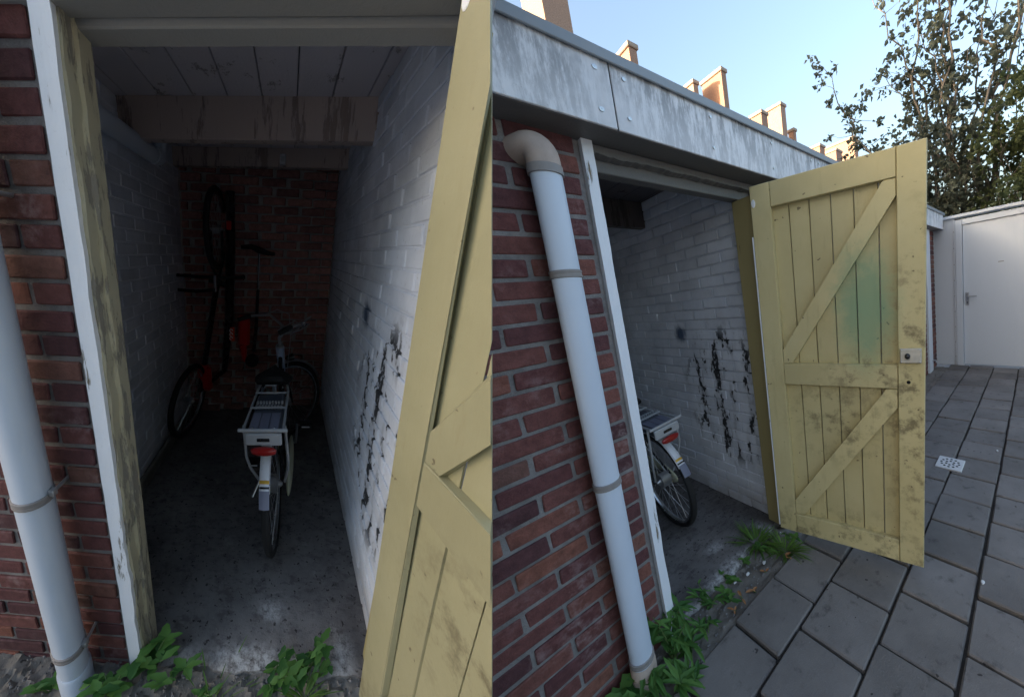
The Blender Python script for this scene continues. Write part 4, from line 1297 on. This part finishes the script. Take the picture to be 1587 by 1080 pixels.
terrace(-46, -20, [], 'unseen terrace row end added to shade the near shed')  # out of view, added to keep the sun off the near shed
terrace(-20, 2.0, [], 'unseen terrace roof added as a sun blocker left of the tall chimney')  # also unseen, put in to block the low sun
terrace(2.0, 8.0, [(3.30, 0.75, 9.5, 1.5, 11.2, 2), (5.90, 0.30, 9.5, 0.75, 10.25, 2)], 'terrace house with one broad and one small orange chimney above the fascia')
terrace(8.0, 11.9, [(10.42, 0.30, 9.5, 1.35, 11.25, 3), (9.7, 0.28, 10.6, 0.9, 11.0, 1)], 'terrace house with a tall orange chimney stepped beside a lower one')
terrace(11.9, 17.0, [(14.85, 0.45, 9.5, 1.4, 11.3, 3), (13.05, 0.5, 9.5, 0.75, 10.35, 1), (15.95, 0.25, 9.5, 0.4, 10.3, 1)], 'terrace house with three chimneys, one tall and two short')
terrace(17.0, 21.0, [(18.9, 0.65, 9.5, 0.9, 10.2, 1)], 'terrace house with a single squat chimney beyond the three')
terrace(21.0, 27.5, [(24.4, 0.60, 9.5, 3.0, 12.1, 3), (21.4, 0.9, 9.6, 1.0, 10.55, 0)], 'farthest terrace house with a wide yellow lit chimney behind the tree twigs')
terrace(27.5, 40.0, [], 'terrace roof hidden behind the tree and bush')


# ------------------------------------------------------------------ tree and bushes behind the white end wall
def leafy(plot, name, clumps, per, size, mat, parent, seed):
    rg = random.Random(seed)
    V, F, B = [], [], []
    for (c, rad, dens) in clumps:
        c = Vector(c)
        hue = rg.random() * 0.45
        for i in range(int(per * dens)):
            d = Vector((rg.gauss(0, 1), rg.gauss(0, 1), rg.gauss(0, 1)))
            d = d.normalized() * rad * (rg.random() ** 0.45)
            p = c + d
            s = size * rg.uniform(0.55, 1.25)
            f = Vector((rg.uniform(-1, 1), rg.uniform(-1, 1), rg.uniform(-1.1, 0.5))).normalized()
            sd_ = f.orthogonal().normalized()
            sd_ = (sd_ * math.cos(i) + f.cross(sd_) * math.sin(i))
            n = len(V)
            q = hue + rg.random() * 0.35
            fold = f.cross(sd_) * s * 0.12
            for a_ in (p, p + f * s * 0.45 + sd_ * s * 0.34 + fold, p + f * s, p + f * s * 0.45 - sd_ * s * 0.34 + fold):
                V.append(tuple(a_))
                B.append((q, 0, 0))
            F += [(n, n + 1, n + 2), (n, n + 2, n + 3)]
    return make(plot, name, (V, F), mat, parent, attr=B)


def limb(p0, p1, r0, r1, n=8, wob=0.12, rg=random):
    P0, P1 = Vector(p0), Vector(p1)
    L_ = (P1 - P0).length
    pts, rs = [], []
    off = Vector((0, 0, 0))
    for i in range(n + 1):
        t = i / n
        if 0 < i < n: off = off * 0.6 + Vector((rg.uniform(-1, 1), rg.uniform(-1, 1), rg.uniform(-0.5, 0.5))) * L_ * wob * 0.35
        else: off = Vector((0, 0, 0)) if i == 0 else off
        pts.append(P0.lerp(P1, t) + off)
        rs.append(r0 + (r1 - r0) * t)
    return pts, rs


def twiggy_tree():
    rg = random.Random(5)
    # plot coordinates (along wall, across, up), just behind the white end wall
    base = Vector((6.0, -0.10, -0.1))
    t = thing(YARD, 'tree', tuple(base), 'tall loose tree with many thin stems and small grey green leaves against the sky', 'tree')
    limbs = []
    clumps = []
    tips = [((6.6, 2.95, 6.35), 1.0), ((6.4, 2.2, 5.0), 0.9), ((6.5, 1.55, 7.2), 0.8), ((6.6, 1.3, 5.6), 1.0), ((6.5, 0.95, 7.6), 0.9), ((6.6, 0.6, 6.2), 1.0), ((6.4, 0.40, 8.0), 1.0), ((6.6, 0.1, 7.0), 1.1),
            ((6.4, -0.15, 8.3), 1.1), ((6.6, -0.35, 7.2), 1.1), ((6.6, -0.55, 6.0), 1.0), ((6.5, 0.45, 5.0), 1.1), ((6.4, 0.8, 4.6), 1.0), ((6.4, -0.1, 5.2), 1.1), ((6.5, -0.7, 5.0), 1.0), ((6.5, 1.7, 4.3), 0.9), ((6.5, 1.2, 4.0), 0.9), ((6.6, -0.9, 7.4), 0.35), ((6.6, -1.0, 6.6), 0.35)]
    for (tp, dens) in tips:
        b0 = base + Vector((rg.uniform(-0.25, 0.25), rg.uniform(-0.25, 0.45), 0))
        tp = Vector(tp)
        mid = b0.lerp(tp, 0.45) + Vector((0, (b0.y - tp.y) * 0.12, 0.5))
        p1, r1 = limb(b0, mid, 0.045, 0.028, 8, 0.10, rg)
        p2, r2 = limb(p1[-1], tp, 0.027, 0.006, 10, 0.12, rg)
        limbs.append(tube(p1 + p2[1:], r1 + r2[1:], 6))
        for q in range(3, len(p2)):
            pt_ = p2[q]
            for s in range(3):
                if rg.random() > dens * 0.74: continue
                e = pt_ + Vector((rg.gauss(0, 0.16), rg.gauss(0, 0.24), rg.gauss(0.02, 0.24)))
                pp, rr = limb(pt_, e, 0.006, 0.002, 4, 0.2, rg)
                limbs.append(tube(pp, rr, 4, cap=False))
                clumps.append((pp[-1], rg.uniform(0.09, 0.20), rg.uniform(0.5, 1.3)))
    make(YARD, 'trunk', join(*limbs), M['bark'], t, smooth=True, org=tuple(base))
    leafy(YARD, 'crown', clumps, 15, 0.125, M['leaf_tree'], t, 3)
    # bare whips at the side
    wh = []
    for i in range(9):
        pp, rr = limb(base + Vector((0.4, -0.75 - 0.05 * i, 2)), base + Vector((0.5, -1.1 - 0.09 * i + rg.uniform(-0.2, 0.2), 6.5 + rg.uniform(-0.8, 1.2))), 0.014, 0.003, 8, 0.05, rg)
        wh.append(tube(pp, rr, 5, cap=False))
    make(YARD, 'whip', join(*wh), M['bark'], t, org=tuple(base))
    return t


twiggy_tree()


def bush(pos, rx, ry, rz, n, label, mat, seed, size=0.10, per=34, stems=26):
    rg = random.Random(seed)
    c = Vector(pos)
    t = thing(YARD, 'bush', (pos[0], pos[1], -0.1), label, 'bush')
    cl, st = [], []
    for i in range(n):
        d = Vector((rg.gauss(0, 1), rg.gauss(0, 1), rg.gauss(0, 1))).normalized() * (rg.random() ** 0.33)
        cl.append((c + Vector((d.x * rx, d.y * ry, d.z * rz)), rg.uniform(0.12, 0.27), rg.uniform(0.4, 1.2)))
    for i in range(stems):
        q = rg.choice(cl)[0]
        pp, rr = limb((pos[0] + rg.uniform(-rx, rx) * 0.6, pos[1] + rg.uniform(-ry, ry) * 0.7, -0.1), q, 0.016, 0.004, 8, 0.16, rg)
        st.append(tube(pp, rr, 5, cap=False))
    make(YARD, 'stems', join(*st), M['bark'], t, org=(pos[0], pos[1], -0.1)).name = 'branch_work'
    leafy(YARD, 'foliage', cl, per, size, mat, t, seed + 1)
    return t


bush((5.7, -1.25, 2.75), 0.8, 1.05, 1.55, 270, 'dense green bush with tangled twigs spilling over the white end wall', M['leaf_bush'], 21, 0.10, 40, 60)
bush((6.0, 0.25, 2.55), 0.7, 0.80, 1.55, 190, 'grey green shrub behind the open yellow door and the fascia end', M['leaf_tree'], 31, 0.10, 40, 40)
bush((7.6, -2.0, 3.6), 0.8, 1.3, 2.3, 240, 'tall yellowish hedge growing behind the dense green bush', M['leaf_bush'], 41, 0.11, 44, 30)
